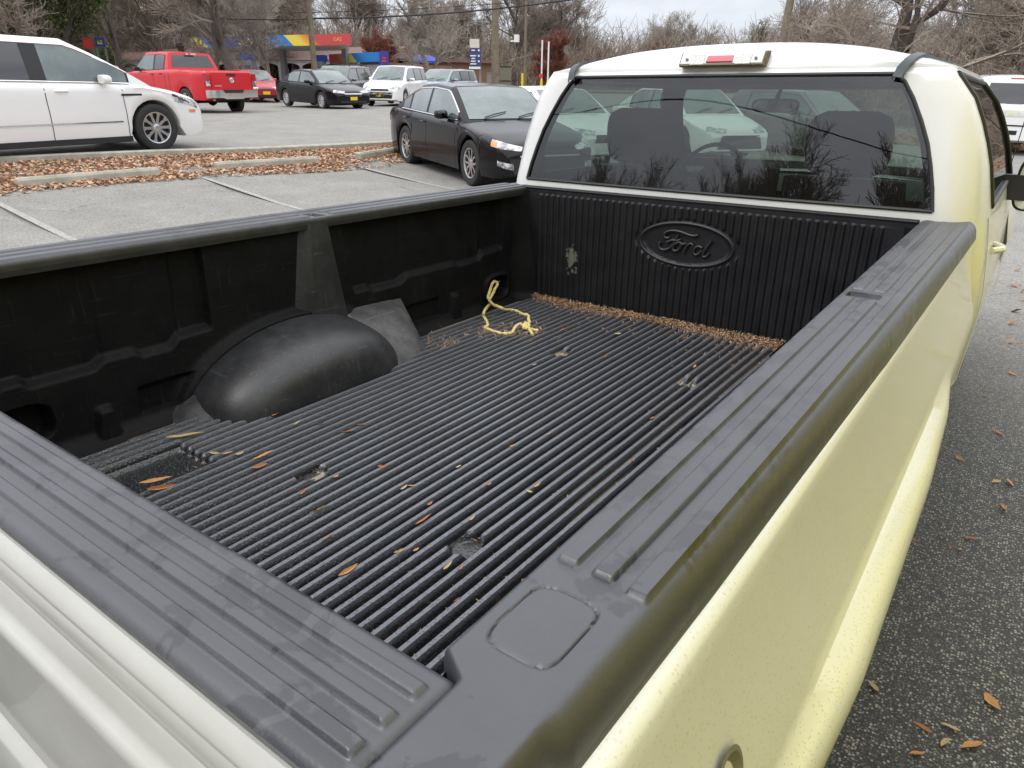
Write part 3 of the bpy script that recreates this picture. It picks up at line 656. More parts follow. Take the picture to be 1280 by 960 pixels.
# ---- bed sides
def flare(y): return float(np.interp(y, [-.1, .25, .42, .65, 1.3, 1.7, 1.95, 2.6], [.008, .012, .022, .035, .035, .024, .004, 0]))
def bedside(mirror):
    P = []
    for y in np.concatenate([[-.055, -.05, -.04], np.linspace(-.02, 2.60, 60)]):
        f = flare(y); e_ = .02*max(0, (-.02-y)/.035)**2
        base = [(.112, -.045), (.128, -.046), (.139, -.049), (.1455, -.054), (.1490, -.062), (.1515, -.08), (.159, -.13), (.172, -.19), (.187, -.245), (.199, -.285), (.204, -.305), (.206+f*.6, -.318), (.207+f, -.335), (.208+f*1.1, -.36), (.205+f, -.42), (.198+f*.8, -.5), (.19+f*.4, -.62), (.17, -.80)]
        P.append([((x-e_), y, z) for x, z in base])
    if mirror: P = [[(-1.594-x, y, z) for x, y, z in r] for r in P]
    # fine wheel arch: drop faces inside the opening
    b = MB(); n0 = len(P); k = len(P[0]); vs = [p for r in P for p in r]; fs = []
    for i in range(n0-1):
        for j in range(k-1):
            c = (P[i][j][1]+P[i+1][j+1][1])/2, (P[i][j][2]+P[i+1][j+1][2])/2
            if ((c[0]-1.15)/.50)**2 + ((c[1]+.98)/.50)**2 < 1: continue
            a, bb, cc, d = i*k+j, (i+1)*k+j, (i+1)*k+j+1, i*k+j+1
            fs.append((a, d, cc, bb) if mirror else (a, bb, cc, d))
    b.add(vs, fs)
    b.add(P[-1], [tuple(range(k)) if not mirror else tuple(range(k-1, -1, -1))])
    b.add(P[0], [tuple(range(k-1, -1, -1)) if not mirror else tuple(range(k))])
    return b
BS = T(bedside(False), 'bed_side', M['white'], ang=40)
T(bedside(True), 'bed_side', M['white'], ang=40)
# round recess low on the right bed side
b = MB()
b.lathe([(.035, .003), (.030, .004), (.022, -.002), (.014, -.004), (.0, -.004)], (0, 0, 0), 'x', 24)
o = T(b, 'filler_recess', mat('recess_plastic', (.16, .15, .09), .4)); o.parent = BS; o.location = (.181, .262, -.215); o.rotation_euler = (0, -.22, 0)
# underside and bed floor pan
b = MB(); b.box((CX, 1.25, -.56), (1.75, 2.6, .04)); b.box((CX-.45, 1.8, -.75), (.12, 5.4, .16)); b.box((CX+.45, 1.8, -.75), (.12, 5.4, .16)); b.box((CX, -.02, -.72), (1.7, .10, .2))
T(b, 'chassis', M['well'], smooth=False)
# ---- wheels of the truck
def wheel(parent, pos, r, w, rim, spokes, side, name='wheel', style=0):
    # axle along y; side=+1 outer face towards +y
    b = MB(); b.lathe([(r*.60, -w*.42), (r*.60, w*.25), (0, w*.22)], (0, 0, 0), 'y', 28); 
    wo = b.build(name, M['well'], parent); wo.location = pos
    if side < 0: wo.rotation_euler = (0, 0, math.pi)
    b = MB(); R_ = r
    b.lathe([(R_*.66, -w*.42), (R_*.80, -w*.50), (R_*.93, -w*.48), (R_*.985, -w*.40), (R_, -w*.2), (R_, w*.2), (R_*.985, w*.40), (R_*.93, w*.48), (R_*.80, w*.50), (R_*.68, w*.46), (R_*.655, w*.40)], (0, 0, 0), 'y', 40)
    b.build('tyre', M['tyre'], wo)
    b = MB(); rr = r*.665
    b.lathe([(rr, w*.40), (rr*.99, w*.43), (rr*.93, w*.41), (rr*.90, w*.30), (rr*.9, w*.2)], (0, 0, 0), 'y', 36)
    b.lathe([(rr*.26, w*.2), (rr*.26, w*.33), (rr*.2, w*.36), (rr*.0, w*.36)], (0, 0, 0), 'y', 16)
    for k in range(spokes):
        a = 2*math.pi*k/spokes + .3; ca, sa = math.cos(a), math.sin(a)
        def pt(rad, off, h): return (ca*rad - sa*off, h, sa*rad + ca*off)
        if style == 1:      # split Y spokes
            for s_ in (-1, 1):
                b.add([pt(rr*.15, -.10*rr+s_*.05*rr, w*.34), pt(rr*.15, .10*rr+s_*.05*rr, w*.34), pt(rr*.6, s_*.22*rr+.07*rr, w*.36), pt(rr*.6, s_*.22*rr-.07*rr, w*.36), pt(rr*.96, s_*.20*rr+.06*rr, w*.39), pt(rr*.96, s_*.20*rr-.06*rr, w*.39)], [(0, 1, 2, 3), (3, 2, 4, 5)])
        else:
            o1, o2 = rr*.075, rr*.10
            b.add([pt(rr*.2, -o1, w*.33), pt(rr*.2, o1, w*.33), pt(rr*.96, o2, w*.38), pt(rr*.96, -o2, w*.38), pt(rr*.2, -o1*1.4, w*.22), pt(rr*.2, o1*1.4, w*.22), pt(rr*.96, o2*1.3, w*.25), pt(rr*.96, -o2*1.3, w*.25)], [(0, 1, 2, 3), (1, 5, 6, 2), (0, 3, 7, 4)])
    b.build('rim', rim, wo, ang=30)
    return wo
for (x, y, s_) in ((.02, 1.15, 1), (-1.62, 1.15, -1), (.02, 4.95, 1), (-1.62, 4.95, -1)):
    hub = empty('axle', (0, 0, 0))
    r_ = .40; wz = gz(x, y) + r_
    wo = wheel(TR, (0, 0, 0), r_, .26, M['alloy'], 7, 1); bpy.data.objects.remove(hub)
    wo.rotation_euler = (0, 0, -math.pi/2 if s_ > 0 else math.pi/2); wo.location = (x+.8, y-2.5, wz-gr)
# ---- cab
def hw(z): return float(np.interp(z, [-.6, -.3, -.1, 0, .2, .365, .44, .475], [1.0, 1.02, .995, .975, .93, .865, .805, .775]))
def wr(z): return float(np.interp(z, [-.6, .0, .03, .13, .25, .36, .43, .455, .475], [.825, .825, .820, .798, .756, .700, .650, .615, .60]))
def yr(z): return 2.50 + .16*max(z, 0) + 1.6*max(0, z-.455)
def ya(z): return float(np.interp(z, [-.6, .0, .44, .475], [4.45, 4.40, 3.85, 3.80]))
def half(z):
    h_, w_, y0 = hw(z), wr(z), yr(z); P = []
    for i in range(9): t = i/8; P.append((w_*t, y0 + .022*t*t))
    for i in range(1, 11):
        a = i/10*math.pi/2; ye = 2.84-.40*max(z, 0)
        P.append((w_ + (h_-w_)*math.sin(a)**.85, (y0+.022) + (ye-y0-.022)*(1-math.cos(a)**.95)))
    ye = 2.84-.40*max(z, 0)
    for i in range(1, 9): t = i/8; P.append((h_ - .01*t, ye + (ya(z)-ye)*t))
    for i in range(1, 3): t = i/2; P.append((h_ - .01 - .09*t, ya(z) + .10*t))
    for i in range(1, 9): t = i/8; P.append(((h_-.10)*(1-t), ya(z) + .10 + .16*(1-(1-t)**2)))
    return P
IA, IB, IC, ID, IE = 8, 18, 26, 28, 36
def ringpts(z, sc=1.0):
    h_ = half(z); c = (0, 3.3)
    pr = [(CX + x*sc, c[1]+(y-c[1])*sc, z) for x, y in h_]; pl = [(CX - x*sc, c[1]+(y-c[1])*sc, z) for x, y in h_[-2:0:-1]]
    return pr + pl
NR = len(ringpts(0)); LV = [-.62, -.35, -.15, -.04, .03, .10, .17, .24, .31, .38, .43, .455, .475]
def segof(i):
    j = i if i < IE else NR-1-i
    return 'rear' if j < IA else 'corner' if j < IB else 'side' if j < IC else 'apillar' if j < ID else 'front'
iz0, iz1 = LV.index(.03), LV.index(.455)
def shell(sc, mirror_flip=False, holes=True):
    b = MB(); R_ = [ringpts(z, sc) for z in LV]; vs = [p for r in R_ for p in r]; fs = []
    for a in range(len(LV)-1):
        for i in range(NR):
            if holes and iz0 <= a < iz1 and segof(i) in ('rear', 'side', 'front'): continue
            j = (i+1) % NR; q = (a*NR+i, a*NR+j, (a+1)*NR+j, (a+1)*NR+i); fs.append(q[::-1] if mirror_flip else q)
    b.add(vs, fs); return b
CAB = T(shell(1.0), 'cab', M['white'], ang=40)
# roof skin
top = ringpts(.475); b = MB(); P = []
yc0, yl0 = 3.25, .645
def roofz(x, y):
    X_ = abs(x-CX)/.80; Y_ = abs(y-yc0)/(yl0 if y < yc0 else .90)
    return .475 + .108*(max(0, 1-X_**2.6))*(max(0, 1-min(1, Y_)**9))
P.append([(p[0], p[1], .474) for p in top+[top[0]]])
for s_ in (.998, .985, .96, .93, .88, .8, .65, .45, .22, .0):
    P.append([(CX+(p[0]-CX)*s_, yc0+(p[1]-yc0)*s_, roofz(CX+(p[0]-CX)*s_, yc0+(p[1]-yc0)*s_)) for p in top+[top[0]]])
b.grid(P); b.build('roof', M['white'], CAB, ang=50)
# interior trim shell
b = shell(.965, True); b.add([(CX-.7, 2.7, .43), (CX+.7, 2.7, .43), (CX+.7, 3.8, .43), (CX-.7, 3.8, .43)], [(0, 1, 2, 3)])
b.build('interior_trim', mat('interior_trim_fabric', (.07, .068, .072), .9), CAB)
def pane(seg, m, name, sc=.994):
    b = MB(); fs = []; R_ = [ringpts(z, sc) for z in LV]; vs = [p for r in R_ for p in r]
    idx = [i for i in range(NR) if segof(i) == seg[0] and (seg[1] is None or (i < IE) == seg[1])]
    for a in range(iz0, iz1):
        for i in idx:
            j = (i+1) % NR; fs.append((a*NR+i, a*NR+j, (a+1)*NR+j, (a+1)*NR+i))
    used = sorted({v for f in fs for v in f}); mp_ = {v: k for k, v in enumerate(used)}
    b.add([vs[v] for v in used], [tuple(mp_[v] for v in f) for f in fs]); o = b.build(name, m, CAB); return o
RW = pane(('rear', None), M['tint'], 'rear_window')
M['sideg'] = glass_mat('green_side_glass', (.30, .42, .34), 2.3)
SWR = pane(('side', True), M['sideg'], 'side_window'); pane(('side', False), M['clear'], 'side_window'); pane(('front', None), M['clear'], 'windshield')
# seals
def loop_seal(idx0, idx1, r, name, m, parent):
    b = MB(); lo, hi = LV[iz0], LV[iz1]; P = []
    zsn = LV[iz0:iz1+1]
    A = [ringpts(lo, 1.0)[i % NR] for i in range(idx0, idx1+1)]; C = [ringpts(hi, 1.0)[i % NR] for i in range(idx0, idx1+1)]
    up = [ringpts(z, 1.0)[idx1 % NR] for z in zsn]; dn = [ringpts(z, 1.0)[idx0 % NR] for z in zsn]
    for q in (A, up, C, dn): b.tube(q, r, 8)
    return b.build(name, m, parent)
loop_seal(NR-8, NR+8, .0065, 'window_seal', M['seal'], RW)
loop_seal(IB, IC, .010, 'window_seal', M['seal'], SWR)
# ditch mouldings
for sgn in (1, -1):
    b = MB(); L1, L2 = [], []
    path = [(.626, 2.565, .440), (.632, 2.580, .468), (.640, 2.602, .486), (.645, 2.625, .498), (.650, 2.66, .508), (.655, 2.78, .524), (.655, 3.2, .527), (.655, 3.7, .520)]
    for k, (x, y, z) in enumerate(path):
        zz = z if k < 2 else max(z, roofz(CX+x, y)+.007)
        L1.append((CX+sgn*(x-.012), y-.004, zz+.006)); L2.append((CX+sgn*(x+.016), y-.004, zz+.001))
    for k in range(len(path)-1):
        pass
    b.grid([[(a[0], a[1]+.01, a[2]-.012), a, c, (c[0], c[1]+.01, c[2]-.012)] for a, c in zip(L1, L2)], flip=(sgn < 0))
    b.build('roof_moulding', M['ditch'], CAB, ang=60)
# third brake light
BL = MB(); P = []
def blx(x): return roofz(x, 2.60)
def brake_shape(x0, x1, z0, z1, y0, m, name, parent, n=10):
    b = MB(); P = []
    for i in range(n+1):
        t = i/n; x = x0+(x1-x0)*t; yo = 2.588 + .022*((x-CX)/.6)**2
        sl = .016*(1-t) if x0 < -.9 else 0
        P.append([(x+.0, yo+.03, z0-.002), (x, yo-y0+.004, z0), (x, yo-y0, z0+.006), (x+.0, yo-y0+.022, z1-.004), (x, yo-y0+.03, z1), (x, yo+.06, z1+.002)])
    b.grid(P, flip=True); b.add(P[0], [tuple(range(6))]); b.add(P[-1], [tuple(range(5, -1, -1))])
    return b.build(name, m, parent)
BLO = brake_shape(-.948, -.620, .487, .538, .012, mat('lamp_gasket', (.09, .075, .05), .8, noise=(30, (.22, .15, .09), .45, .6)), 'brake_light', CAB)
brake_shape(-.940, -.626, .491, .536, .022, mat('clear_lens', (.60, .60, .57), .2, coat=.6), 'clear_lens', BLO)
brake_shape(-.835, -.735, .497, .530, .025, mat('faded_red_lens', (.46, .08, .10), .3, coat=.4), 'red_lens', BLO)
b = MB()
for x in (-.915, -.650):
    b = MB(); b.lathe([(.0, -.028), (.005, -.028), (.005, -.02)], (x, 2.597, .512), 'y', 8); b.build('screw', M['metalg'], BLO)
b = MB()
for x0_, x1_ in ((-.900, -.845), (-.725, -.668)):
    b = MB(); b.grid([[(x, 2.5625+.022*(z-.494)/.036, z) for z in (.494, .512, .530)] for i, x in enumerate(np.linspace(x0_, x1_, 15))], flip=False)
    b.build('bulb_lens', mat('ribbed_lens', (.42, .43, .43), .25, coat=.5, noise=(180, (.60, .60, .58), .45, .55)), BLO)
# seats
def headrest(x, y, zt, w, h, name='seat'):
    b = MB(); P = []
    for i in range(13):
        a = i/12; z = zt-h*a; ww = w/2*(1-.28*abs(1-2*a)**3.5); dd = .055
        if i in (0, 12): ww *= .8; dd *= .35
        row = []
        for q in range(20):
            t = 2*math.pi*q/20; c, s_ = math.cos(t), math.sin(t)
            row.append((x+ww*abs(c)**.5*np.sign(c), y+dd*abs(s_)**.6*np.sign(s_)+.03*a, z))
        row.append(row[0]); P.append(row)
    b.grid(P)
    b.add(P[0][:-1], [tuple(range(20))])
    return b
for x in (-1.315, -.38):
    wid = .34 if x < -1 else .33
    bb = MB(); P = []
    for i in range(10):
        a = i/9; z = .07-.55*a; ww = .27*(1-.12*(1-a)**2); dd = .07
        row = []
        for q in range(20):
            t = 2*math.pi*q/20; c, s_ = math.cos(t), math.sin(t)
            row.append((x+ww*abs(c)**.5*np.sign(c), 3.05+dd*abs(s_)**.6*np.sign(s_)+.12*a, z))
        row.append(row[0]); P.append(row)
    bb.grid(P); bb.add(P[0][:-1], [tuple(range(20))]); so_ = bb.build('seat', M['seat'], CAB)
    headrest(x, 3.02, .335, wid, .255).build('headrest', M['seat'], so_)
b = MB(); b.box((CX-.02, 3.08, -.03), (.30, .14, .24)); b.build('centre_seat', M['seat'], CAB)
b = MB(); b.lathe([(.175, -.012), (.188, 0), (.175, .012), (.163, 0), (.175, -.012)], (0, 0, 0), 'y', 36)
for a in (0, math.pi, -math.pi/2): b.tube([(0, .02, 0), (.175*math.cos(a), 0, .175*math.sin(a))], .016, 6)
b.lathe([(0, -.02), (.06, -.015), (.065, .03)], (0, 0, 0), 'y', 16)
o = b.build('steering_wheel', M['dash'], CAB); o.location = (-1.19, 3.68, -.01); o.rotation_euler = (-.42, 0, 0)
b = MB(); P = [[(x, y, z) for y, z in ((3.72, -.35), (3.70, -.16), (3.75, -.07), (3.95, -.03), (4.45, -.02))] for x in np.linspace(CX-.84, CX+.84, 8)]
b.grid(P); b.lathe([(.0, 0), (.20, .0), (.17, .045), (0, .06)], (-1.19, 3.9, -.04), 'z', 20); b.build('dashboard', M['dash'], CAB)
b = MB(); b.box((CX, 3.5, -.45), (1.8, 1.9, .05)); b.build('cab_floor', M['dash'], CAB, smooth=False)
P = []
b = MB()
for i, d in enumerate((-.012, -.010, .006, .014)):
    k = (.93, 1, 1, .85)[i]; row = []
    for q in range(25):
        t = 2*math.pi*q/24; c, s_ = math.cos(t), math.sin(t)
        row.append((-.92+.122*k*abs(c)**.55*np.sign(c), 3.78+d, .352+.034*k*abs(s_)**.55*np.sign(s_)))
    P.append(row)
b.grid(P); b.add(P[-1][:-1], [tuple(range(24))]); b.tube([(-.92, 3.79, .37), (-.92, 3.84, .44)], .01, 6); 
o = b.build('rear_view_mirror', M['dash'], CAB)
b = MB(); b.add([(-.92+.112*abs(math.cos(t))**.55*np.sign(math.cos(t)), 3.7665, .352+.028*abs(math.sin(t))**.55*np.sign(math.sin(t))) for t in np.linspace(0, 2*math.pi, 25)[:-1]], [tuple(range(24))]); b.build('mirror_glass', M['mirrorg'], o, smooth=False)
# hood and front fenders
b = MB(); P = []
for y, z, w_ in ((4.30, -.035, .93), (4.6, -.04, .94), (5.2, -.07, .93), (5.65, -.11, .90), (5.85, -.17, .84), (5.92, -.28, .80), (5.93, -.6, .80)):
    P.append([(CX+w_+(.08 if q == 0 else 0), y, -.6) if q == 0 else p for q, p in enumerate([(CX+w_+.08, y, -.6), (CX+w_+.09, y, min(z, -.3)), (CX+w_+.06, y, z-.10), (CX+w_, y, z-.015), (CX+w_*.7, y, z+.01), (CX, y, z+.03), (CX-w_*.7, y, z+.01), (CX-w_, y, z-.015), (CX-w_-.06, y, z-.10), (CX-w_-.09, y, min(z, -.3)), (CX-w_-.08, y, -.6)])])
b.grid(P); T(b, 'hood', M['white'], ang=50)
# doors: seams, handle, mirror
def side_pt(y, z, off=.004): 
    h_ = hw(z) if y > 2.82 else hw(z); t = np.clip((y-2.82)/(ya(z)-2.82), 0, 1); return (CX + h_ - .01*t + off, y, z)
b = MB()
for yv in (2.74,):
    b.grid([[side_pt(yv, z, -.004 if yv < 2.82 else .003), side_pt(yv+.007, z, -.003 if yv < 2.82 else .003)] for z in np.linspace(-.6, 0.0, 8)], flip=True)
b.build('door_seam', M['trim'], CAB)
for sgn in (1, -1):
    b = MB(); P = []
    for i in range(9):
        a = i/8*math.pi; P.append((CX+sgn*(1.0+.032*math.sin(a)), 2.90+.17*i/8, -.135))
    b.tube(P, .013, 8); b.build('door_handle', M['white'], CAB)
    MR = MB()
    MR.box((CX+sgn*.955, 3.97, .005), (.20, .05, .115)); mo = MR.build('side_mirror', M['trim'], CAB, smooth=False)
    P = []; b = MB()
    for d, k in ((-.02, .90), (-.015, .97), (.03, 1.0), (.07, .9), (.10, .55)):
        row = []
        for q in range(29):
            t = 2*math.pi*q/28; c, s_ = math.cos(t), math.sin(t)
            row.append((CX+sgn*(1.085+.092*k*abs(c)**.5*np.sign(c)), 3.97+d, .02+.125*k*abs(s_)**.5*np.sign(s_)))
        P.append(row)
    b.grid(P); b.add(P[-1][:-1], [tuple(range(28))]); b.build('mirror_housing', M['trim'], mo)
    b = MB(); b.add([(CX+sgn*(1.085+.080*abs(math.cos(t))**.5*np.sign(math.cos(t))), 3.952, .02+.112*abs(math.sin(t))**.5*np.sign(math.sin(t))) for t in np.linspace(0, 2*math.pi, 29)[:-1]], [tuple(range(28))]); b.build('mirror_glass', M['mirrorg'], mo, smooth=False)
b = MB(); b.tube([(CX+.92, 5.0, -.12), (CX+.935, 4.98, .22), (CX+.95, 4.96, .55)], .0028, 5); T(b, 'antenna', M['wire'])
# ---- rope tied to the cup
def onfloor(px, py, z):
    d = _R*((px-640)/FPX) + _U*(-(py-480)/FPX) + _f; t = (z+HZ-CAMP.z)/d.z; p = CAMP + d*t; return (p.x, p.y, p.z)
def onwall(px, py, x):
    d = _R*((px-640)/FPX) + _U*(-(py-480)/FPX) + _f; t = (x-CAMP.x)/d.x; p = CAMP + d*t; return (p.x, p.y, p.z)
def rp(x, y): return (590+x/9.6, 330+y/9.6)
RO = empty('rope', (-1.4, 2.1, HZ-.5)); tag(RO, 'frayed yellow rope looped through the tie down cup and knotted on the ribbed floor', 'rope')
def rope_strand(pts, r=.0062, name='strand'):
    pts = smoothline(pts, 6); b = MB()
    wob = [Vector(p)+Vector((random.gauss(0, .0008), random.gauss(0, .0008), random.gauss(0, .0005))) for p in pts]
    b.tube([w_ - Vector(RO.location) for w_ in wob], [r*random.uniform(.88, 1.12) for _ in wob], 7); b.build(name, M['rope'], RO)
zf = -.490
loopA = [onwall(*rp(215, 435), -1.555), onwall(*rp(190, 400), -1.565), onwall(*rp(215, 320), -1.572), onwall(*rp(240, 240), -1.580), onwall(*rp(275, 210), -1.585), onwall(*rp(303, 240), -1.58), onwall(*rp(270, 310), -1.568), onwall(*rp(235, 380), -1.56), onwall(*rp(205, 440), -1.55)]
rope_strand(loopA)
rope_strand([onwall(*rp(205, 440), -1.55), onwall(*rp(260, 490), -1.50), onfloor(*rp(350, 525), zf+.03), onfloor(*rp(395, 550), zf+.015), onfloor(*rp(470, 552), zf), onfloor(*rp(550, 570), zf), onfloor(*rp(610, 605), zf), onfloor(*rp(670, 612), zf), onfloor(*rp(682, 640), zf), onfloor(*rp(675, 670), zf), onfloor(*rp(695, 700), zf), onfloor(*rp(660, 725), zf+.008), onfloor(*rp(620, 735), zf+.012), onfloor(*rp(630, 770), zf+.008), onfloor(*rp(690, 775), zf+.01), onfloor(*rp(740, 790), zf+.004), onfloor(*rp(790, 795), zf+.004)])
rope_strand([onwall(*rp(205, 490), -1.548), onwall(*rp(180, 520), -1.53), onfloor(*rp(145, 570), zf+.03), onfloor(*rp(140, 630), zf+.01), onfloor(*rp(175, 680), zf), onfloor(*rp(188, 735), zf), onfloor(*rp(155, 762), zf), onfloor(*rp(220, 795), zf), onfloor(*rp(300, 820), zf), onfloor(*rp(380, 835), zf), onfloor(*rp(470, 830), zf), onfloor(*rp(500, 790), zf), onfloor(*rp(530, 745), zf), onfloor(*rp(575, 720), zf), onfloor(*rp(620, 745), zf+.006), onfloor(*rp(650, 770), zf+.012), onfloor(*rp(685, 750), zf+.012), onfloor(*rp(670, 718), zf+.01), onfloor(*rp(640, 712), zf+.01), onfloor(*rp(650, 760), zf+.012), onfloor(*rp(700, 800), zf+.004), onfloor(*rp(725, 850), zf+.002)])
b = MB(); b.tube([Vector(onwall(*rp(255, 222), -1.60))-Vector(RO.location), Vector(onwall(*rp(330, 210), -1.60))-Vector(RO.location)], .004, 6); b.build('hook', M['metalg'], RO)
# ---- debris in the bed
pts = []
for _ in range(8000):
    x = random.uniform(-1.50, -.34); y = 2.43 - abs(random.gauss(0, .028))*(1+.5*math.sin(x*9)); pts.append((x, y, HZ-.503+random.uniform(.0, .034)*max(.15, 1-(2.43-y)*9)))
for _ in range(500):
    x = random.uniform(-1.45, -.4); y = 2.38 - abs(random.gauss(0, .12)); pts.append((x, y, HZ-.503+random.uniform(0, .012)))
for _ in range(700):
    p = onfloor(random.gauss(640, 30), random.gauss(416, 5), -.5); pts.append((p[0], p[1], HZ-.502+random.uniform(.0, .014)))
for _ in range(260):
    p = onfloor(random.uniform(535, 575), random.gauss(430, 6), -.5); pts.append((min(-1.36, p[0]), p[1], HZ-.502+random.uniform(.0, .014)))
for _ in range(2400):
    x = random.uniform(-1.3, -.1); y = 2.42-2.3*random.random()**1.4; ph_ = round((x+.36)/RS-.5)+.5; x = -.36+RS*ph_+random.gauss(0, .003); pts.append((x, y, HZ-.506))
tag(leaf_cloud('leaf_litter', pts, .0165, M['litter'], flat=.6, elong=4.5), 'brown leaf crumbs and twigs piled along the foot of the bulkhead', 'leaf litter', kind='stuff')
# individual leaves
def leaf_mesh(name, L, Wd, curl, m, n=8):
    b = MB(); P = []
    for i in range(n+1):
        t = i/n; w_ = Wd*math.sin(math.pi*t**.8)**.8*(1+.15*random.uniform(-1, 1)) if 0 < i < n else .0006
        z = curl*(t-.5)**2*2; P.append([(L*(t-.5), -w_/2, z+.25*w_), (L*(t-.5), 0, z), (L*(t-.5), w_/2, z+.3*w_)])
    b.grid([[(x, y+.05*math.sin(3*x+len(name)), z+.12*curl*math.sin(7*x)) for x, y, z in r_] for r_ in P]); me = b.build(name, m, None); return me
lm = [mat('leaf_tan', (.50, .27, .10), .7, noise=(40, (.36, .17, .06), .4, .6)), mat('leaf_rust', (.42, .17, .055), .7, noise=(40, (.30, .11, .04), .4, .6)), mat('leaf_pale', (.48, .38, .20), .75, noise=(40, (.34, .24, .11), .4, .6))]
protos = [leaf_mesh('leaf', 1, .24, .12, lm[i % 3]) for i in range(6)]
used = [0]*6
def put_leaf(i, loc, L, rz, rx, label, group, wf=1):
    o = protos[i] if not used[i] else protos[i].copy()
    if used[i]: COL.objects.link(o)
    used[i] = 1; o.location = loc; o.rotation_euler = (rx, random.gauss(0, .12), rz); o.scale = (L, L*wf, L)
    tag(o, label, 'leaf', group)
bedleaf = [(195, 604, 9, 25, .9), (203, 612, 12, 24, .9), (232, 548, 0, 30, .6), (330, 572, 20, 20, .9), (325, 585, 10, 14, 1.2), (268, 568, 0, 9, 1.4), (285, 569, 0, 9, 1.4), (434, 543, 25, 20, .8), (400, 640, 28, 22, .8), (410, 676, 35, 16, .9), (530, 653, 28, 22, .8), (500, 692, 28, 18, .8), (435, 716, 25, 22, 1.0), (378, 617, 40, 9, 1.6), (372, 531, 40, 8, 1.6), (400, 532, 0, 8, 1.6), (452, 533, 0, 9, 1.5), (505, 612, 30, 9, 1.5), (515, 610, -30, 8, 1.5), (537, 632, 40, 9, 1.6), (560, 710, 30, 13, 1.2), (575, 712, 50, 11, 1.3), (611, 608, 40, 9, 1.6), (662, 617, -60, 7, 1.8), (672, 609, 20, 9, 1.5), (703, 414, 20, 8, 1.2), (772, 419, 0, 8, 1.8), (687, 545, 40, 9, 1.4), (790, 577, 60, 8, 1.8), (590, 650, 30, 8, 1.5), (520, 690, 30, 8, 1.5), (345, 520, 30, 9, 1.3), (300, 569, 20, 8, 1.4), (420, 598, 40, 8, 1.5), (478, 585, -10, 9, 1.5), (573, 586, 30, 8, 1.5), (640, 560, 30, 8, 1.4), (755, 447, 20, 7, 1.5), (668, 458, 20, 7, 1.6), (611, 463, 30, 6, 2), (815, 525, 30, 8, 1.6), (840, 460, 10, 7, 1.6), (868, 460, 40, 7, 1.6)]
for i, (px, py, ang, Lp, wf) in enumerate(bedleaf):
    p = onfloor(px, py, -.492); d = (Vector(p)-CAMP).length; L = Lp/FPX*d*1.35
    lab, grp = ('narrow tan leaf lying across the floor ribs of the truck bed', 'dry leaves scattered on the bed floor')
    if i == 0: lab, grp = 'long golden leaf at the edge of the tailgate, crossing another', None
    elif i == 1: lab, grp = 'short golden leaf at the edge of the tailgate, tucked under another', None
    elif i == 2: lab, grp = 'long dark orange leaf lying below the wheel house', None
    put_leaf(i % 6, (p[0], p[1], HZ-.486), L, math.radians(ang+30)+.6, random.gauss(0, .45), lab, grp, wf*.75)
n_l = 0; random.seed(11)
for (px, py) in [(1240, 880), (1152, 912), (1187, 912), (1213, 935), (1138, 676), (1122, 715), (1245, 604), (1253, 636), (1262, 605), (1200, 575), (1145, 945), (1090, 860)]:
    p = atg(px, py); put_leaf(random.randrange(6), (p.x, p.y, p.z+.008), random.uniform(.05, .085), random.uniform(0, 6.3), random.gauss(0, .2), 'single tan leaf on the dark speckled asphalt beside the truck', 'leaves on the asphalt beside the truck', random.uniform(1, 1.8)); n_l += 1
for _ in range(75):
    x = random.uniform(.3, 1.6); y = random.uniform(1.5, 8.5); p = Vector((x, y, gz(x, y)))
    put_leaf(random.randrange(6), (p.x, p.y, p.z+.008), random.uniform(.03, .075), random.uniform(0, 6.3), random.gauss(0, .2), 'single tan leaf on the dark speckled asphalt beside the truck', 'leaves on the asphalt beside the truck', random.uniform(1, 1.8))

exec_cars = True
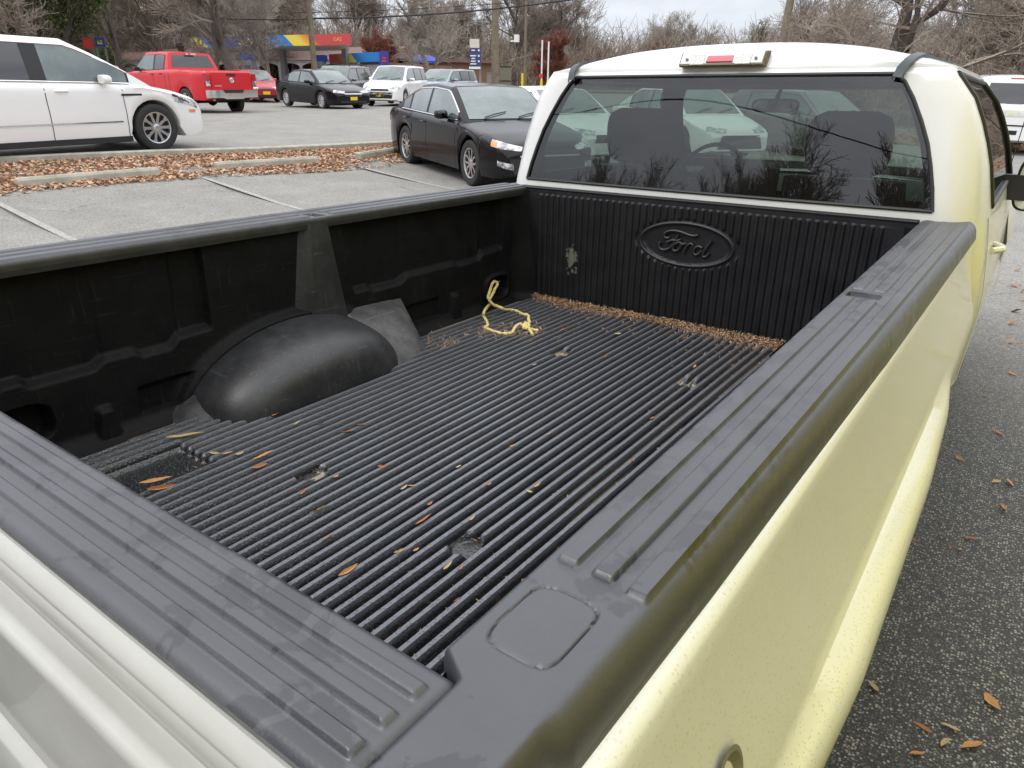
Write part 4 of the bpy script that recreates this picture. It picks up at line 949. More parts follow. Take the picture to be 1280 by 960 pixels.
# ================================================================== CARS
def interp(pts, x): return float(np.interp(x, [p[0] for p in pts], [p[1] for p in pts]))
def make_car(name, label, cat, paint, S):
    """local frame: +x forward, +y the car's left, z up; origin on the ground under the centre"""
    L, Wc, Hc = S['L'], S['W'], S['H']; wb, r = S['wb'], S['r']; fo = S['fo']
    xf = L/2; xw1 = xf-fo; xw2 = xw1-wb; hwid = Wc/2
    root = empty(name); tag(root, label, cat, S.get('group'))
    sh = S['shoulder']; zs0 = S.get('sill', .20); ra = r*1.14
    def wpl(x):
        e = max(0, (abs(x)-(xf-.75))/.75); return hwid*(1-.17*e**2.2)
    def zb(x):
        z = zs0
        for xw in (xw1, xw2):
            d = abs(x-xw)
            if d < ra: z = max(z, math.sqrt(ra*ra-d*d)+r*.98)
        e = max(0, (abs(x)-(xf-.25))/.25); return max(z, zs0+.07*e)
    st = sorted(set([-xf, -xf+.02, -xf+.07, -xf+.16, xf-.16, xf-.07, xf-.02, xf] + list(np.linspace(-xf+.25, xf-.25, 46)) + [xw+ra*math.sin(t) for xw in (xw1, xw2) for t in np.linspace(-math.pi/2, math.pi/2, 15)]))
    crown = S.get('crown', .05)
    P = []
    for x in st:
        z0 = zb(x); z1 = interp(sh, x); w = wpl(x)
        e = max(0, (abs(x)-(xf-.10))/.10); z1 -= .05*e**2; w *= (1-.05*e**2)
        zmid = max(z0+.02, zs0+.34)
        z0b = min(z0, z1-.12)
        half_ = [(0, z0b), (w*.86, z0b), (w*.965, z0b+.015), (w*.99, z0b+(z1-z0b)*.22), (w*1.0, z0b+(z1-z0b)*.5), (w*.985, z0b+(z1-z0b)*.72), (w*.992, z0b+(z1-z0b)*.86), (w*.975, z0b+(z1-z0b)*.95), (w*.93, z1+.004), (w*.80, z1+crown*.45), (w*.45, z1+crown*.85), (0, z1+crown)]
        P.append([(x, y, z) for y, z in half_] + [(x, -y, z) for y, z in half_[-2:0:-1]])
    b = MB(); k = len(P[0])
    b.grid([r_+[r_[0]] for r_ in P])
    b.add(P[0], [tuple(range(k))]); b.add(P[-1], [tuple(range(k-1, -1, -1))])
    # greenhouse
    xc, xh, xr_, xb = S['cowl'], S['hdr'], S['rhdr'], S['rbase']; zc_, zr0 = interp(sh, xc)+crown*.4, interp(sh, xb)+crown*.3
    roofp = S.get('roof', [(xr_, Hc-.03), ((xh+xr_)/2, Hc), (xh, Hc-.03)])
    def ztop(x):
        if x > xh: return interp([(xh, interp(roofp, xh)), (xc, zc_)], x) + .10*max(0, (x-xh)*(xc-x))/max(.01, (xc-xh))*1.2
        if x < xr_: return interp([(xb, zr0), (xr_, interp(roofp, xr_))], x) + .10*max(0, (xr_-x)*(x-xb))/max(.01, (xr_-xb))
        return interp(roofp, x)
    belt = lambda x: interp(sh, x)-.01
    wbt = lambda x: wpl(x)*.93
    th = S.get('tumble', .21)
    def ysd(x, z): 
        t = (z-belt(x))/(Hc-belt(x)); return wbt(x)*(1-th*max(0, t)**1.15)
    gs = sorted(set(list(np.linspace(xb, xc, 40)) + [xh, xr_])); Q = []
    for x in gs:
        zt = ztop(x); zb_ = belt(x)-.03; zt = max(zt, zb_+.02)
        zrail = zb_ + (zt-zb_)*.88
        row = [(ysd(x, zb_), zb_)] + [(ysd(x, zb_+(zrail-zb_)*q), zb_+(zrail-zb_)*q) for q in (.25, .5, .75, 1)]
        yr1 = ysd(x, zrail)
        row += [(yr1*.955, zb_+(zt-zb_)*.95), (yr1*.86, zb_+(zt-zb_)*.985), (yr1*.5, zt-.004*0), (0, zt+.012*min(1, (zt-zb_)/.3))]
        Q.append([(x, y, z) for y, z in row]+[(x, -y, z) for y, z in row[-2::-1]])
    b.grid(Q)
    b.add(Q[0], [tuple(range(len(Q[0])))])
    if S.get('cargo'):
        pass
    body = b.build('body', paint, root, ang=32)
    tree = BVHTree.FromPolygons([Vector(v) for v in b.v], [f for f in b.f], epsilon=0)
    def quadpatch(c4, fn, nu, nv, m, nm, parent=body, depth=.012, merge=None):
        bb = merge or MB(); G = []
        for i in range(nu+1):
            row = []
            for j in range(nv+1):
                u, v = i/nu, j/nv
                p = [(c4[0][q]*(1-u)+c4[1][q]*u)*(1-v)+(c4[3][q]*(1-u)+c4[2][q]*u)*v for q in range(len(c4[0]))]
                row.append(Vector(fn(*p)))
            G.append(row)
        bb.grid(G); bb.grid([r_[::-1] for r_ in G][::1]) if False else None
        if merge is None: return bb.build(nm, m, parent, ang=40)
    # side glass: polygon strips given by top & bottom x-lists
    def sfn(s_, off): return lambda x, z: (x, s_*(ysd(x, z)+off), z)
    cg, pg = S.get('glass', M['cglass']), S.get('rglass', M['pglass'])
    def zt_side(x): return belt(x)-.03+(ztop(x)-belt(x)+.03)*.86
    for s_ in (1, -1):
        for (xa, xb_, mm) in S['sidewin']:
            bb = MB(); G = []
            for i in range(15):
                x = xa+(xb_-xa)*i/14; zt = zt_side(x)-.015; zl = belt(x)+.045
                zt = max(zt, zl+.004)
                G.append([(x, s_*(ysd(x, zl+(zt-zl)*q)+.006), zl+(zt-zl)*q) for q in (0, .25, .5, .75, 1)])
            bb.grid(G, flip=(s_ > 0)); bb.build('side_window', mm, body, ang=60)
        xs0 = min(w_[0] for w_ in S['sidewin'])-.05; xs1 = max(w_[1] for w_ in S['sidewin'])+.04; bb = MB(); G = []
        for i in range(31):
            x = xs0+(xs1-xs0)*i/30; zl = belt(x)+.030; zt = max(zt_side(x), zl+.004); G.append([(x, s_*(ysd(x, zl+(zt-zl)*q)+.003), zl+(zt-zl)*q) for q in (0, .25, .5, .75, 1)])
        bb.grid(G, flip=(s_ > 0)); bb.build('window_frame', M['trim'], body, ang=60)
        # surround trim strip along belt
        if S.get('beltchrome'):
            bb = MB(); xs0 = min(w_[0] for w_ in S['sidewin'])-.03; xs1 = max(w_[1] for w_ in S['sidewin'])+.03
            low = [(x, s_*(ysd(x, belt(x)+.03)+.010), belt(x)+.030) for x in np.linspace(xs0, xs1, 16)]
            hig = [(x, s_*(ysd(x, max(zt_side(x), belt(x)+.03))+.008), max(zt_side(x), belt(x)+.03)) for x in np.linspace(xs0, xs1, 24)]
            bb.tube(low, .011, 6); bb.tube(hig, .012, 6); bb.build('window_trim', M['chrome'], body)
        # seams, handles
        for xs3 in S['seams']:
            bb = MB(); G = []
            for q in np.linspace(0, 1, 12):
                z = zs0+.06+(belt(xs3)-zs0-.06)*q; ww = wpl(xs3)
                hit = tree.ray_cast(Vector((xs3, s_*2.5, z)), Vector((0, -s_, 0)))[0]
                if hit is None: continue
                h2 = tree.ray_cast(Vector((xs3+.012, s_*2.5, z)), Vector((0, -s_, 0)))[0] or hit
                G.append([(hit.x, hit.y+s_*.003, hit.z), (h2.x, h2.y+s_*.003, h2.z)])
            if len(G) > 2: bb.grid(G, flip=(s_ > 0)); bb.build('door_seam', M['trim'], body)
        for xh3 in S['handles']:
            z = belt(xh3)-.10; hit = tree.ray_cast(Vector((xh3, s_*2.5, z)), Vector((0, -s_, 0)))[0]
            if hit:
                bb = MB(); bb.tube([(xh3-.10, hit.y-s_*.01, z), (xh3-.08, hit.y+s_*.022, z), (xh3+.08, hit.y+s_*.022, z), (xh3+.10, hit.y-s_*.01, z)], .014, 6); bb.build('door_handle', S.get('hmat', paint), body)
        # mirrors
        mxp = S.get('mirx', xh-.0); mzz = belt(mxp)+.08
        yy = ysd(mxp, mzz); bb = MB()
        PP = []
        for d_, k_ in ((-.07, .75), (-.06, .95), (0, 1), (.06, .8), (.10, .35)):
            PP.append([(mxp+d_, s_*(yy+.14+.11*k_*abs(math.cos(t))**.6*np.sign(math.cos(t))), mzz+.07*k_*abs(math.sin(t))**.6*np.sign(math.sin(t))) for t in np.linspace(0, 2*math.pi, 17)])
        bb.grid(PP, flip=(s_ < 0)); bb.add(PP[0][:-1], [tuple(range(16))]); bb.tube([(mxp, s_*yy*.97, mzz-.05), (mxp, s_*(yy+.1), mzz-.04)], .025, 6)
        bb.build('side_mirror', S.get('mirmat', paint), body)
        # roof rails
        if S.get('rails'):
            bb = MB(); xs4 = np.linspace(xr_+.05, xh-.15, 10)
            bb.tube([(xs4[0], s_*ysd(xs4[0], Hc-.06)*.86, ztop(xs4[0])-.01)]+[(x, s_*ysd(x, Hc-.06)*.87, ztop(x)+.045) for x in xs4[1:-1]]+[(xs4[-1], s_*ysd(xs4[-1], Hc-.06)*.86, ztop(xs4[-1])-.01)], .016, 6); bb.build('roof_rail', M['trim'], body)
    # windshield and rear glass
    def topfn(off):
        def f(x, v): 
            zt = ztop(x); zb_ = belt(x)-.03; yr1 = ysd(x, zb_+(max(zt, zb_+.02)-zb_)*.88)*.90; y = v*yr1
            a = abs(v)*.90
            hit = tree.ray_cast(Vector((x, y, 4)), Vector((0, 0, -1)))[0]
            z = hit.z if hit else zt
            return (x + (off*.7 if x > 0 else -off*.7), y, z+off)
        return f
    quadpatch([(xc-.05, -.97), (xc-.05, .97), (xh+.04, .97), (xh+.04, -.97)], topfn(.007), 12, 8, cg, 'windshield')
    if S.get('rearglass', True):
        if xr_-xb > .25: quadpatch([(xb+.06, -.95), (xb+.06, .95), (xr_-.03, .95), (xr_-.03, -.95)], topfn(.007), 12, 6, S.get('rwglass', pg), 'rear_window')
        else:
            zA, zB = S.get('rwz', (interp(sh, xb)+.10, Hc-.12))
            def rf(y, z):
                hit = tree.ray_cast(Vector((-6, y, z)), Vector((1, 0, 0)))[0]; return (hit.x-.007 if hit else xb, y, z)
            wA, wB = ysd(xb, zA)*.86, ysd(xb, zB)*.84
            quadpatch([(wA, zA), (-wA, zA), (-wB, zB), (wB, zB)], rf, 10, 6, S.get('rwglass', pg), 'rear_window')
    # wipers
    bb = MB()
    for y0 in (.15, -.45):
        p0 = Vector(topfn(.02)(xc-.06, y0/(hwid*.8))); p1 = Vector(topfn(.02)(xc-.16, (y0+.42)/(hwid*.8))); bb.tube([p0, (p0+p1)/2+Vector((0, 0, .01)), p1], .009, 5)
    bb.build('wiper', M['trim'], body)
    # front / rear details by projection along x
    def xfn(sg, off):
        def f(y, z):
            hit = tree.ray_cast(Vector((sg*6, y, z)), Vector((-sg, 0, 0)))[0]
            if hit is None or abs(hit.x) < xf-.9:
                yy_ = y*.93; hit = tree.ray_cast(Vector((sg*6, yy_, z)), Vector((-sg, 0, 0)))[0] or Vector((sg*(xf-.3), y, z))
            return (hit.x+sg*off, hit.y, hit.z)
        return f
    def diag(sg, s_, off, k=.9):
        d = Vector((-sg, -s_*k, 0)).normalized()
        def f(y, z):      # y: lateral coordinate where the ray passes at the nose plane
            o_ = Vector((sg*xf, s_*y, z)) - d*3; hit = tree.ray_cast(o_, d)[0]
            if hit is None: hit = Vector((sg*(xf-.2), s_*hwid*.9, z))
            return (hit.x-d.x*off, hit.y-d.y*off, hit.z)
        return f
    for nm, c4, mm in S.get('front', []):
        o_ = quadpatch(c4, xfn(1, .008), 10, 3, mm, nm)
    for nm, c4, mm in S.get('rear', []):
        quadpatch(c4, xfn(-1, .008), 10, 3, mm, nm)
    for s_ in (1, -1):
        if 'head' in S: quadpatch(S['head'], diag(1, s_, .010), 10, 3, S.get('headmat', M['lamp']), 'headlight')
        if 'headside' in S:
            def sd(x, z, s_=s_):
                h_ = tree.ray_cast(Vector((x, s_*3, z)), Vector((0, -s_, 0)))[0] or Vector((x, s_*hwid*.85, z)); return (h_.x, h_.y+s_*.008, h_.z)
            quadpatch(S['headside'], sd, 8, 3, M['lamp'], 'headlight'); quadpatch([(S['headside'][0][0]-.03, S['headside'][0][1]+.09), (S['headside'][1][0]+.0, S['headside'][1][1]-.02), (S['headside'][1][0]-.0, S['headside'][1][1]), (S['headside'][0][0]-.03, S['headside'][0][1]+.13)], sd, 8, 2, M['trim'], 'headlight_trim')
        if 'headamber' in S: quadpatch(S['headamber'], diag(1, s_, .014), 6, 3, M['amber'], 'turn_signal')
        if 'fog' in S: quadpatch(S['fog'], diag(1, s_, .012), 6, 3, M['lamp'], 'fog_light')
        if 'tail' in S: quadpatch(S['tail'], diag(-1, s_, .010), 10, 4, M['redlens'], 'tail_light')
    # wheels
    for xw in (xw1, xw2):
        for s_ in (1, -1):
            wheel(root, (xw, s_*(hwid-.13), r), r, .22, S.get('rim', M['alloy']), S.get('spokes', 10), s_, style=S.get('rimstyle', 0))
    # wheel-well liners and floor
    bb = MB(); bb.box((0, 0, zs0+.14), (L*.9, Wc*.62, .16)); bb.box(((xw1+xw2)/2, 0, zs0+.1), (wb-2*ra-.05, Wc*.88, .12)); bb.build('underbody', M['well'], root, smooth=False)
    return root, body, tree, dict(belt=belt, ysd=ysd, ztop=ztop, xf=xf, hw=hwid)
def place(root, x, y, heading, dz=0):
    """heading: direction vector of the nose"""
    a = math.atan2(heading[1], heading[0]); root.location = (x, y, gz(x, y)+dz)
    # tilt with the slope
    n_ = Vector((.034, -.026, 1)).normalized(); fx = Vector((math.cos(a), math.sin(a), 0)); fx = (fx-n_*fx.dot(n_)).normalized(); fy = n_.cross(fx)
    root.rotation_euler = Matrix(((fx.x, fy.x, n_.x), (fx.y, fy.y, n_.y), (fx.z, fy.z, n_.z))).to_euler()
def sedan(**k):
    L, H = k.get('L', 4.85), k.get('H', 1.46)
    xf = L/2
    S = dict(L=L, W=1.83, H=H, wb=2.80, r=.335, fo=.98, sill=.19, crown=.045,
        shoulder=[(-xf, .80), (-xf+.05, .95), (-xf+.6, .985), (-.6, .955), (.9, .93), (1.3, .90), (xf-.5, .78), (xf-.1, .66), (xf, .58)],
        cowl=1.22, hdr=.42, rhdr=-.85, rbase=-1.72, sidewin=[(-1.10, -.28, M['cglass']), (-.20, .95, M['cglass'])], seams=[.98, -.24, -1.15], handles=[-.35, -1.18], mirx=.62,
        head=[(.42, .62), (.98, .66), (.98, .75), (.42, .70)], front=[('grille', [(-.42, .48), (.42, .48), (.36, .63), (-.36, .63)], M['trim'])], tail=[(.5, .72), (1.0, .72), (1.0, .88), (.5, .86)], spokes=9)
    S.update(k); return S
# --- black sedan in the near stall
S = sedan(L=4.93, W=1.85, H=1.46, wb=2.83, r=.345, fo=.96, beltchrome=True, rimstyle=1, spokes=5, rhdr=-.80, rbase=-1.86, glass=M['cglass'], mirmat=M['black'], hmat=M['black'],
    sidewin=[(-1.46, -1.16, M['pglass']), (-1.08, -.33, M['cglass']), (-.24, .98, M['cglass'])],
    head=[(.50, .60), (1.12, .66), (1.12, .75), (.50, .66)], headamber=[(.98, .655), (1.12, .665), (1.12, .735), (.98, .72)], fog=[(.62, .34), (.95, .40), (.95, .47), (.62, .43)],
    front=[('upper_grille', [(-.50, .55), (.50, .55), (.50, .61), (-.50, .61)], M['trim']), ('lower_grille', [(-.62, .28), (.62, .28), (.70, .50), (-.70, .50)], M['trim']), ('grille_bar', [(-.52, .52), (.52, .52), (.52, .545), (-.52, .545)], M['chrome'])])
car, body, tr, q = make_car('sedan', 'black sedan in the nearest stall beside the truck, chrome window line', 'car', M['black'], S)
b = MB(); b.box((0, 0, 0), (.10, .012, .035)); 
MAL = (-8.36, 10.62); place(car, *MAL, (2.9, -1.40)); car.scale = (1.05, 1.04, 1.05)
# --- white crossover at the left
S = sedan(L=5.19, W=2.0, H=1.75, wb=3.07, beltchrome=True, r=.385, fo=1.0, sill=.22, rails=False, crown=.06,
    shoulder=[(-2.595, .95), (-2.5, 1.12), (-1.0, 1.11), (.9, 1.075), (1.4, 1.06), (2.0, .95), (2.4, .84), (2.595, .70)],
    cowl=1.62, hdr=.40, rhdr=-2.0, rbase=-2.5, sidewin=[(-2.1, -1.25, M['pglass']), (-1.15, -.26, M['pglass']), (-.02, 1.22, M['clear'] if False else M['cglass'])], seams=[1.08, -.12, -1.2], handles=[-.22+.35, -1.1], mirx=.80, spokes=10, rimstyle=1,
    headside=[(1.98, .80), (2.46, .70), (2.46, .80), (1.98, .92)], head=[(.62, .70), (1.0, .74), (1.0, .82), (.62, .78)], front=[('grille', [(-.55, .48), (.55, .48), (.5, .78), (-.5, .78)], M['trim'])])
car, body, tr, q = make_car('crossover', 'white crossover cut off by the left edge, parked beyond the leaf strip', 'car', M['whitecar'], S)
bb = MB(); bb.grid([[(x, -(q['hw']*1.0+.012), z) for z in (.50, .52)] for x in np.linspace(-1.1, 1.0, 8)]); bb.build('door_moulding', M['chrome'], body)
bb = MB(); bb.grid([[(x, -(q['hw']*.99+.012), z) for z in (.90, .93)] for x in np.linspace(1.05, 1.40, 4)]); bb.build('fender_vent', M['trim'], body)
_h = tr.ray_cast(Vector((2.33, -3, .64)), Vector((0, 1, 0)))[0]
bb = MB(); bb.box((2.33, _h.y-.006, .64), (.14, .02, .045), rot=Matrix.Rotation(.25, 3, 'Z')); bb.build('side_marker', M['amber'], body)
bb = MB(); bb.box(((2.595-1.0-3.07/2), -.955, .235), (3.07-.95, .08, .09)); bb.build('sill_cladding', M['trim'], body)
E1 = Vector((-.02, 1)).normalized()
fw = Vector(atg(197, 189).xy); cc = fw + Vector((-1, 0))*.87*1.04 - E1*(2.595-1.0)*1.04
place(car, cc.x, cc.y, E1); car.scale = (1.04, 1.04, 1.06)
# --- pale cars parked along the same row (seen beside and through the cab)
row = Vector((.9, 2.75))
wc, body, tr, q = make_car('sedan', 'white sedan parked just beyond the black sedan', 'car', M['whitecar'], sedan(group=None, spokes=8, H=1.45))
place(wc, -9.05, 14.0, (2.9, -1.32))
w2, body, tr, q = make_car('sedan', 'white sedan seen through the rear window of the truck, front end towards the steering wheel', 'car', M['whitecar'], sedan(L=4.5, H=1.5, wb=2.7, spokes=7, front=[('grille', [(-.60, .30), (.60, .30), (.50, .58), (-.50, .58)], M['trim'])]))
place(w2, -7.1, 17.0, (2.7, -1.7))
w3, body, tr, q = make_car('hatchback', 'dark hatchback seen through the rear window behind the truck mirror', 'car', M['greycar'], sedan(L=4.3, H=1.5, wb=2.6, spokes=7, rhdr=-1.6, rbase=-2.05, fo=.85))
place(w3, -5.0, 19.6, (2.9, -1.5))
# --- black sedan in the back row
S = sedan(L=4.82, H=1.46, wb=2.78, r=.33, spokes=10, beltchrome=False, front=[('grille', [(-.36, .50), (.36, .50), (.40, .64), (-.40, .64)], M['trim']), ('grille_bar', [(-.40, .60), (.40, .60), (.40, .625), (-.40, .625)], M['chrome']), ('lower_grille', [(-.6, .24), (.6, .24), (.6, .36), (-.6, .36)], M['trim']), ('number_plate', [(-.16, .38), (.16, .38), (.16, .50), (-.16, .50)], M['plate'])])
cam2, body, tr, q = make_car('sedan', 'black sedan with yellow front plate in the back row, right of the red cars', 'car', M['black'], S)
def nearer(x, y, k=.88, dx=0):
    v = Vector((x-CAMP.x, y-CAMP.y)); r_ = Vector((v.y, -v.x)).normalized(); v = v*k + r_*dx; return CAMP.x+v.x, CAMP.y+v.y
place(cam2, *nearer(-28.1, 23.5), (1, -.16))
# --- crimson sedan behind the red pickup
S = sedan(L=4.6, H=1.46, wb=2.6, r=.32, spokes=8, front=[('grille', [(-.42, .56), (.42, .56), (.36, .64), (-.36, .64)], M['trim']), ('lower_grille', [(-.5, .26), (.5, .26), (.55, .36), (-.55, .36)], M['trim']), ('number_plate', [(-.17, .38), (.17, .38), (.17, .52), (-.17, .52)], M['plate'])])
rs, body, tr, q = make_car('sedan', 'crimson sedan with yellow front plate, half hidden by the red pickup', 'car', M['redc'], S)
# --- suvs facing the camera
def suv(**k):
    S = sedan(L=4.6, W=1.82, H=1.68, wb=2.62, r=.35, fo=.9, sill=.24, crown=.06,
        shoulder=[(-2.3, .95), (-2.25, 1.06), (-1.2, 1.06), (.9, 1.03), (1.3, 1.0), (1.8, .93), (2.15, .82), (2.3, .70)],
        cowl=1.32, hdr=.52, rhdr=-1.95, rbase=-2.22, sidewin=[(-1.95, -1.2, M['pglass']), (-1.1, -.2, M['pglass']), (-.1, 1.0, M['cglass'])], seams=[1.0, -.15, -1.15], handles=[-.3, -1.2], mirx=.72,
        head=[(.50, .70), (1.05, .76), (1.05, .90), (.50, .86)], front=[('grille', [(-.42, .66), (.42, .66), (.40, .74), (-.40, .74)], M['trim']), ('lower_grille', [(-.55, .36), (.55, .36), (.6, .60), (-.6, .60)], M['trim']), ('bumper_bar', [(-.6, .50), (.6, .50), (.6, .58), (-.6, .58)], k.pop('bump', M['trim'])), ('number_plate', [(-.17, .42), (.17, .42), (.17, .54), (-.17, .54)], M['plate'])])
    S.update(k); return S
crv, body, tr, q = make_car('compact_suv', 'white compact suv facing forward with yellow front plate', 'car', M['whitecar'], suv(bump=M['whitecar'], spokes=8))
gsv, body, tr, q = make_car('compact_suv', 'grey suv with roof rails between the black sedan and the white suv', 'car', M['greycar'], suv(rails=True, H=1.70, bump=M['greycar'], spokes=8, L=4.7))
bsv, body, tr, q = make_car('compact_suv', 'blue grey suv with only roof and windshield above the nearest black sedan', 'car', M['bluegrey'], suv(H=1.62, spokes=8))
place(crv, *nearer(-27.8, 27.4, .9, .55), (.42, -.90)); place(gsv, *nearer(-31.4, 26.2, .9, 1.0), (.42, -.92)); place(bsv, *nearer(-27.2, 31.4, .95), (.22, -1))
place(rs, *nearer(-36.8, 25.9, .9), (1, -.35))
for nm, lab, pm, (x, y), hd in (('sedan', 'white sedan with only its roof above the back row black sedan', 'whitecar', (-38.5, 33.0), (1, -.1)), ('sedan', 'silver white sedan beyond the hood of the red pickup', 'silver', (-44.5, 21.6), (1, -.3)), ('sedan', 'silver grey sedan behind the windshield of the white crossover', 'bluegrey', (-47.0, 18.6), (1, -.3))):
    c_, body, tr, q = make_car(nm, lab, 'car', M[pm], sedan()); place(c_, x, y, hd)
# --- white suv at the right, rear towards the camera
S = suv(L=5.2, W=2.02, H=1.90, wb=2.95, r=.39, rails=True, sill=.30, fo=.95, rhdr=-2.30, rbase=-2.52, cowl=1.45, hdr=.7, tumble=.17,
    shoulder=[(-2.6, .98), (-2.55, 1.17), (-1.2, 1.16), (.9, 1.13), (1.6, 1.10), (2.3, 1.0), (2.6, .80)],
    sidewin=[(-2.35, -1.45, M['pglass']), (-1.35, -.35, M['pglass']), (-.22, 1.15, M['cglass'])], tail=[(.86, .86), (1.1, .86), (1.1, 1.28), (.92, 1.28)], rwz=(1.22, 1.70),
    rear=[('plate_recess', [(.36, .93), (-.36, .93), (-.36, 1.10), (.36, 1.10)], mat('recess_white', (.62, .62, .60), .4)), ('tailgate_handle', [(.35, 1.08), (-.35, 1.08), (-.35, 1.115), (.35, 1.115)], M['chrome']), ('number_plate', [(.16, .95), (-.16, .95), (-.16, 1.07), (.16, 1.07)], mat('cream_plate', (.62, .60, .45), .5)), ('bumper_gap', [(.8, .70), (-.8, .70), (-.8, .735), (.8, .735)], M['trim']), ('hitch_cover', [(.22, .50), (-.22, .50), (-.22, .60), (.22, .60)], M['trim']), ('high_brake_light', [(.2, 1.795), (-.2, 1.795), (-.2, 1.825), (.2, 1.825)], M['redlens'])])
sr, body, tr, q = make_car('large_suv', 'large white suv seen from behind at the right edge', 'car', M['whitecar'], S)
bb = MB()
for i in range(5): bb.box((-2.6+.0, .66-.055*i, .82), (.012, .035, .035))
bb.build('badge', M['chrome'], body, smooth=False)
place(sr, -1.15, 25.9, (-.16, 1)); sr.scale = (1.03, 1.03, 1.03)
# --- red pickup
def make_pickup():
    L, Wc = 5.8, 2.06; xf = L/2; r = .41; wb = 3.57; fo = 1.0
    S = dict(L=L, W=Wc, H=1.95, wb=wb, r=r, fo=fo, sill=.46, crown=.02, tumble=.20,
      shoulder=[(-xf, 1.32), (-xf+.03, 1.37), (-.9, 1.38), (.9, 1.30), (1.4, 1.28), (2.3, 1.20), (xf-.1, 1.1), (xf, .95)],
      cowl=1.45, hdr=.80, rhdr=-.62, rbase=-.80, sidewin=[(-.48, .08, M['pglass']), (.18, 1.22, M['cglass'])], seams=[1.25, .13, -.60, -.86], handles=[.28-.1, -.38], mirx=1.05, mirmat=M['trim'], spokes=6, hmat=M['trim'],
      rwz=(1.46, 1.84), tail=[(.95, .92), (1.12, .92), (1.12, 1.30), (.95, 1.30)], rear=[])
    rt, body, tr, q = make_car('pickup_truck', 'red crew cab pickup with chrome rear bumper, tailgate towards the camera', 'pickup truck', M['red'], S)
    bb = MB(); bb.box((-xf-.006, 0, 1.05), (.03, 1.50, .56)); tg = bb.build('tailgate', M['red'], rt, smooth=False)
    bb = MB(); bb.box((-xf-.026, 0, 1.27), (.02, .34, .07)); bb.build('handle', M['trim'], tg, smooth=False)
    bb = MB(); bb.lathe([(0, -.012), (.05, -.01), (.085, .0)], (-xf-.03, 0, 1.10), 'x', 12); bb.box((-xf-.04, 0, 1.13), (.02, .10, .05)); bb.tube([(-xf-.04, -.05, 1.13), (-xf-.04, -.075, 1.09), (-xf-.04, -.05, 1.05)], .015, 5); bb.tube([(-xf-.04, .05, 1.13), (-xf-.04, .075, 1.09), (-xf-.04, .05, 1.05)], .015, 5); bb.build('badge', M['chrome'], tg)
    bb = MB()
    for i in range(5): bb.box((-xf-.026, .62-.05*i, .93), (.008, .03, .035))
    bb.build('lettering', M['silver'], tg, smooth=False)
    bb = MB(); bb.grid([[(-xf-.10+.10*abs(y)**2.5, y, z) for z in ((.56, .60, .76, .80) if abs(y) > .38 else (.52, .56, .68, .70))] for y in np.linspace(-.99, .99, 25)], flip=False)
    bb.grid([[(-xf-.10+.10*abs(y)**2.5, y, .80 if abs(y) > .38 else .70), (-xf+.1, y, .80)] for y in np.linspace(-.99, .99, 25)])
    bb.build('rear_bumper', M['chrome'], rt)
    bb = MB(); bb.box((-xf-.03, 0, .755), (.06, .80, .10)); bb.build('step_pad', M['trim'], rt, smooth=False)
    bb = MB(); bb.tube([(-xf+.5, .62, .50), (-xf+.02, .62, .50)], .055, 12); bb.build('exhaust_tip', M['chrome'], rt)
    bb = MB(); bb.tube([(-xf+.5, -.62, .50), (-xf+.02, -.62, .50)], .055, 12); bb.build('exhaust_tip', M['chrome'], rt)
    bb = MB(); bb.box((-xf+.05, 0, .50), (.1, 1.3, .10)); bb.build('hitch_beam', M['well'], rt); bb = MB(); bb.tube([(-xf+1.25, -.8, .40), (-xf+1.25, .8, .40)], .06, 8); bb.lathe([(0, -.16), (.12, -.1), (.16, 0), (.12, .1), (0, .16)], (-xf+1.25, 0, .40), 'y', 12); bb.build('rear_axle', M['well'], rt)
    for s_ in (1, -1):
        bb = MB(); bb.box((-xf-.012, s_*.88, 1.10), (.02, .17, .40)); lo = bb.build('tail_light', M['redlens'], rt, smooth=False)
        bb = MB(); bb.box((-xf-.024, s_*.88, 1.00), (.01, .14, .16)); bb.build('reverse_lens', M['lamp'], lo, smooth=False)
    bb = MB(); bb.box((-.72, 0, 1.88), (.05, .34, .05)); bb.build('high_brake_light', M['lamp'], rt, smooth=False)
    return rt
rt = make_pickup(); 
place(rt, *nearer(-29.3, 17.35, .87), (-1, .0))
# --- unseen yellow box truck added to bounce yellow light onto the pickup's right flank
M_Y = M['yellow']
YT = empty('added_box_truck', (2.95, 1.6, gz(2.95, 1.6))); tag(YT, 'unseen yellow box truck added right of the white pickup for its bounce light', 'truck')
b = MB(); b.box((0, -1.0, 1.75), (2.3, 6.0, 2.2)); b.build('added_cargo_box', M_Y, YT, smooth=False)
b = MB(); P = [[(x, y, z) for y, z in ((2.05, .5), (2.05, 2.3), (2.4, 2.35), (3.1, 2.2), (3.6, 1.45), (4.4, 1.3), (4.5, .5))] for x in (-1.05, -1.0, 1.0, 1.05)]
b.grid(P); 
for i_, x in enumerate((-1.05, 1.05)): b.add([(x, y, z) for y, z in ((2.05, .5), (2.05, 2.3), (2.4, 2.35), (3.1, 2.2), (3.6, 1.45), (4.4, 1.3), (4.5, .5))], [tuple(range(7))])
cb_ = b.build('cab', M_Y, YT, smooth=False)
b = MB(); b.add([(-1.056, 2.45, 1.5), (-1.056, 3.4, 1.5), (-1.056, 3.05, 2.1), (-1.056, 2.45, 2.15)], [(0, 1, 2, 3)]); b.add([(1.056, 2.45, 1.5), (1.056, 3.4, 1.5), (1.056, 3.05, 2.1), (1.056, 2.45, 2.15)], [(3, 2, 1, 0)]); b.build('side_window', M['pglass'], cb_, smooth=False)
b = MB(); b.box((0, .2, .60), (.9, 8.0, .16)); b.build('chassis', M['well'], YT, smooth=False)
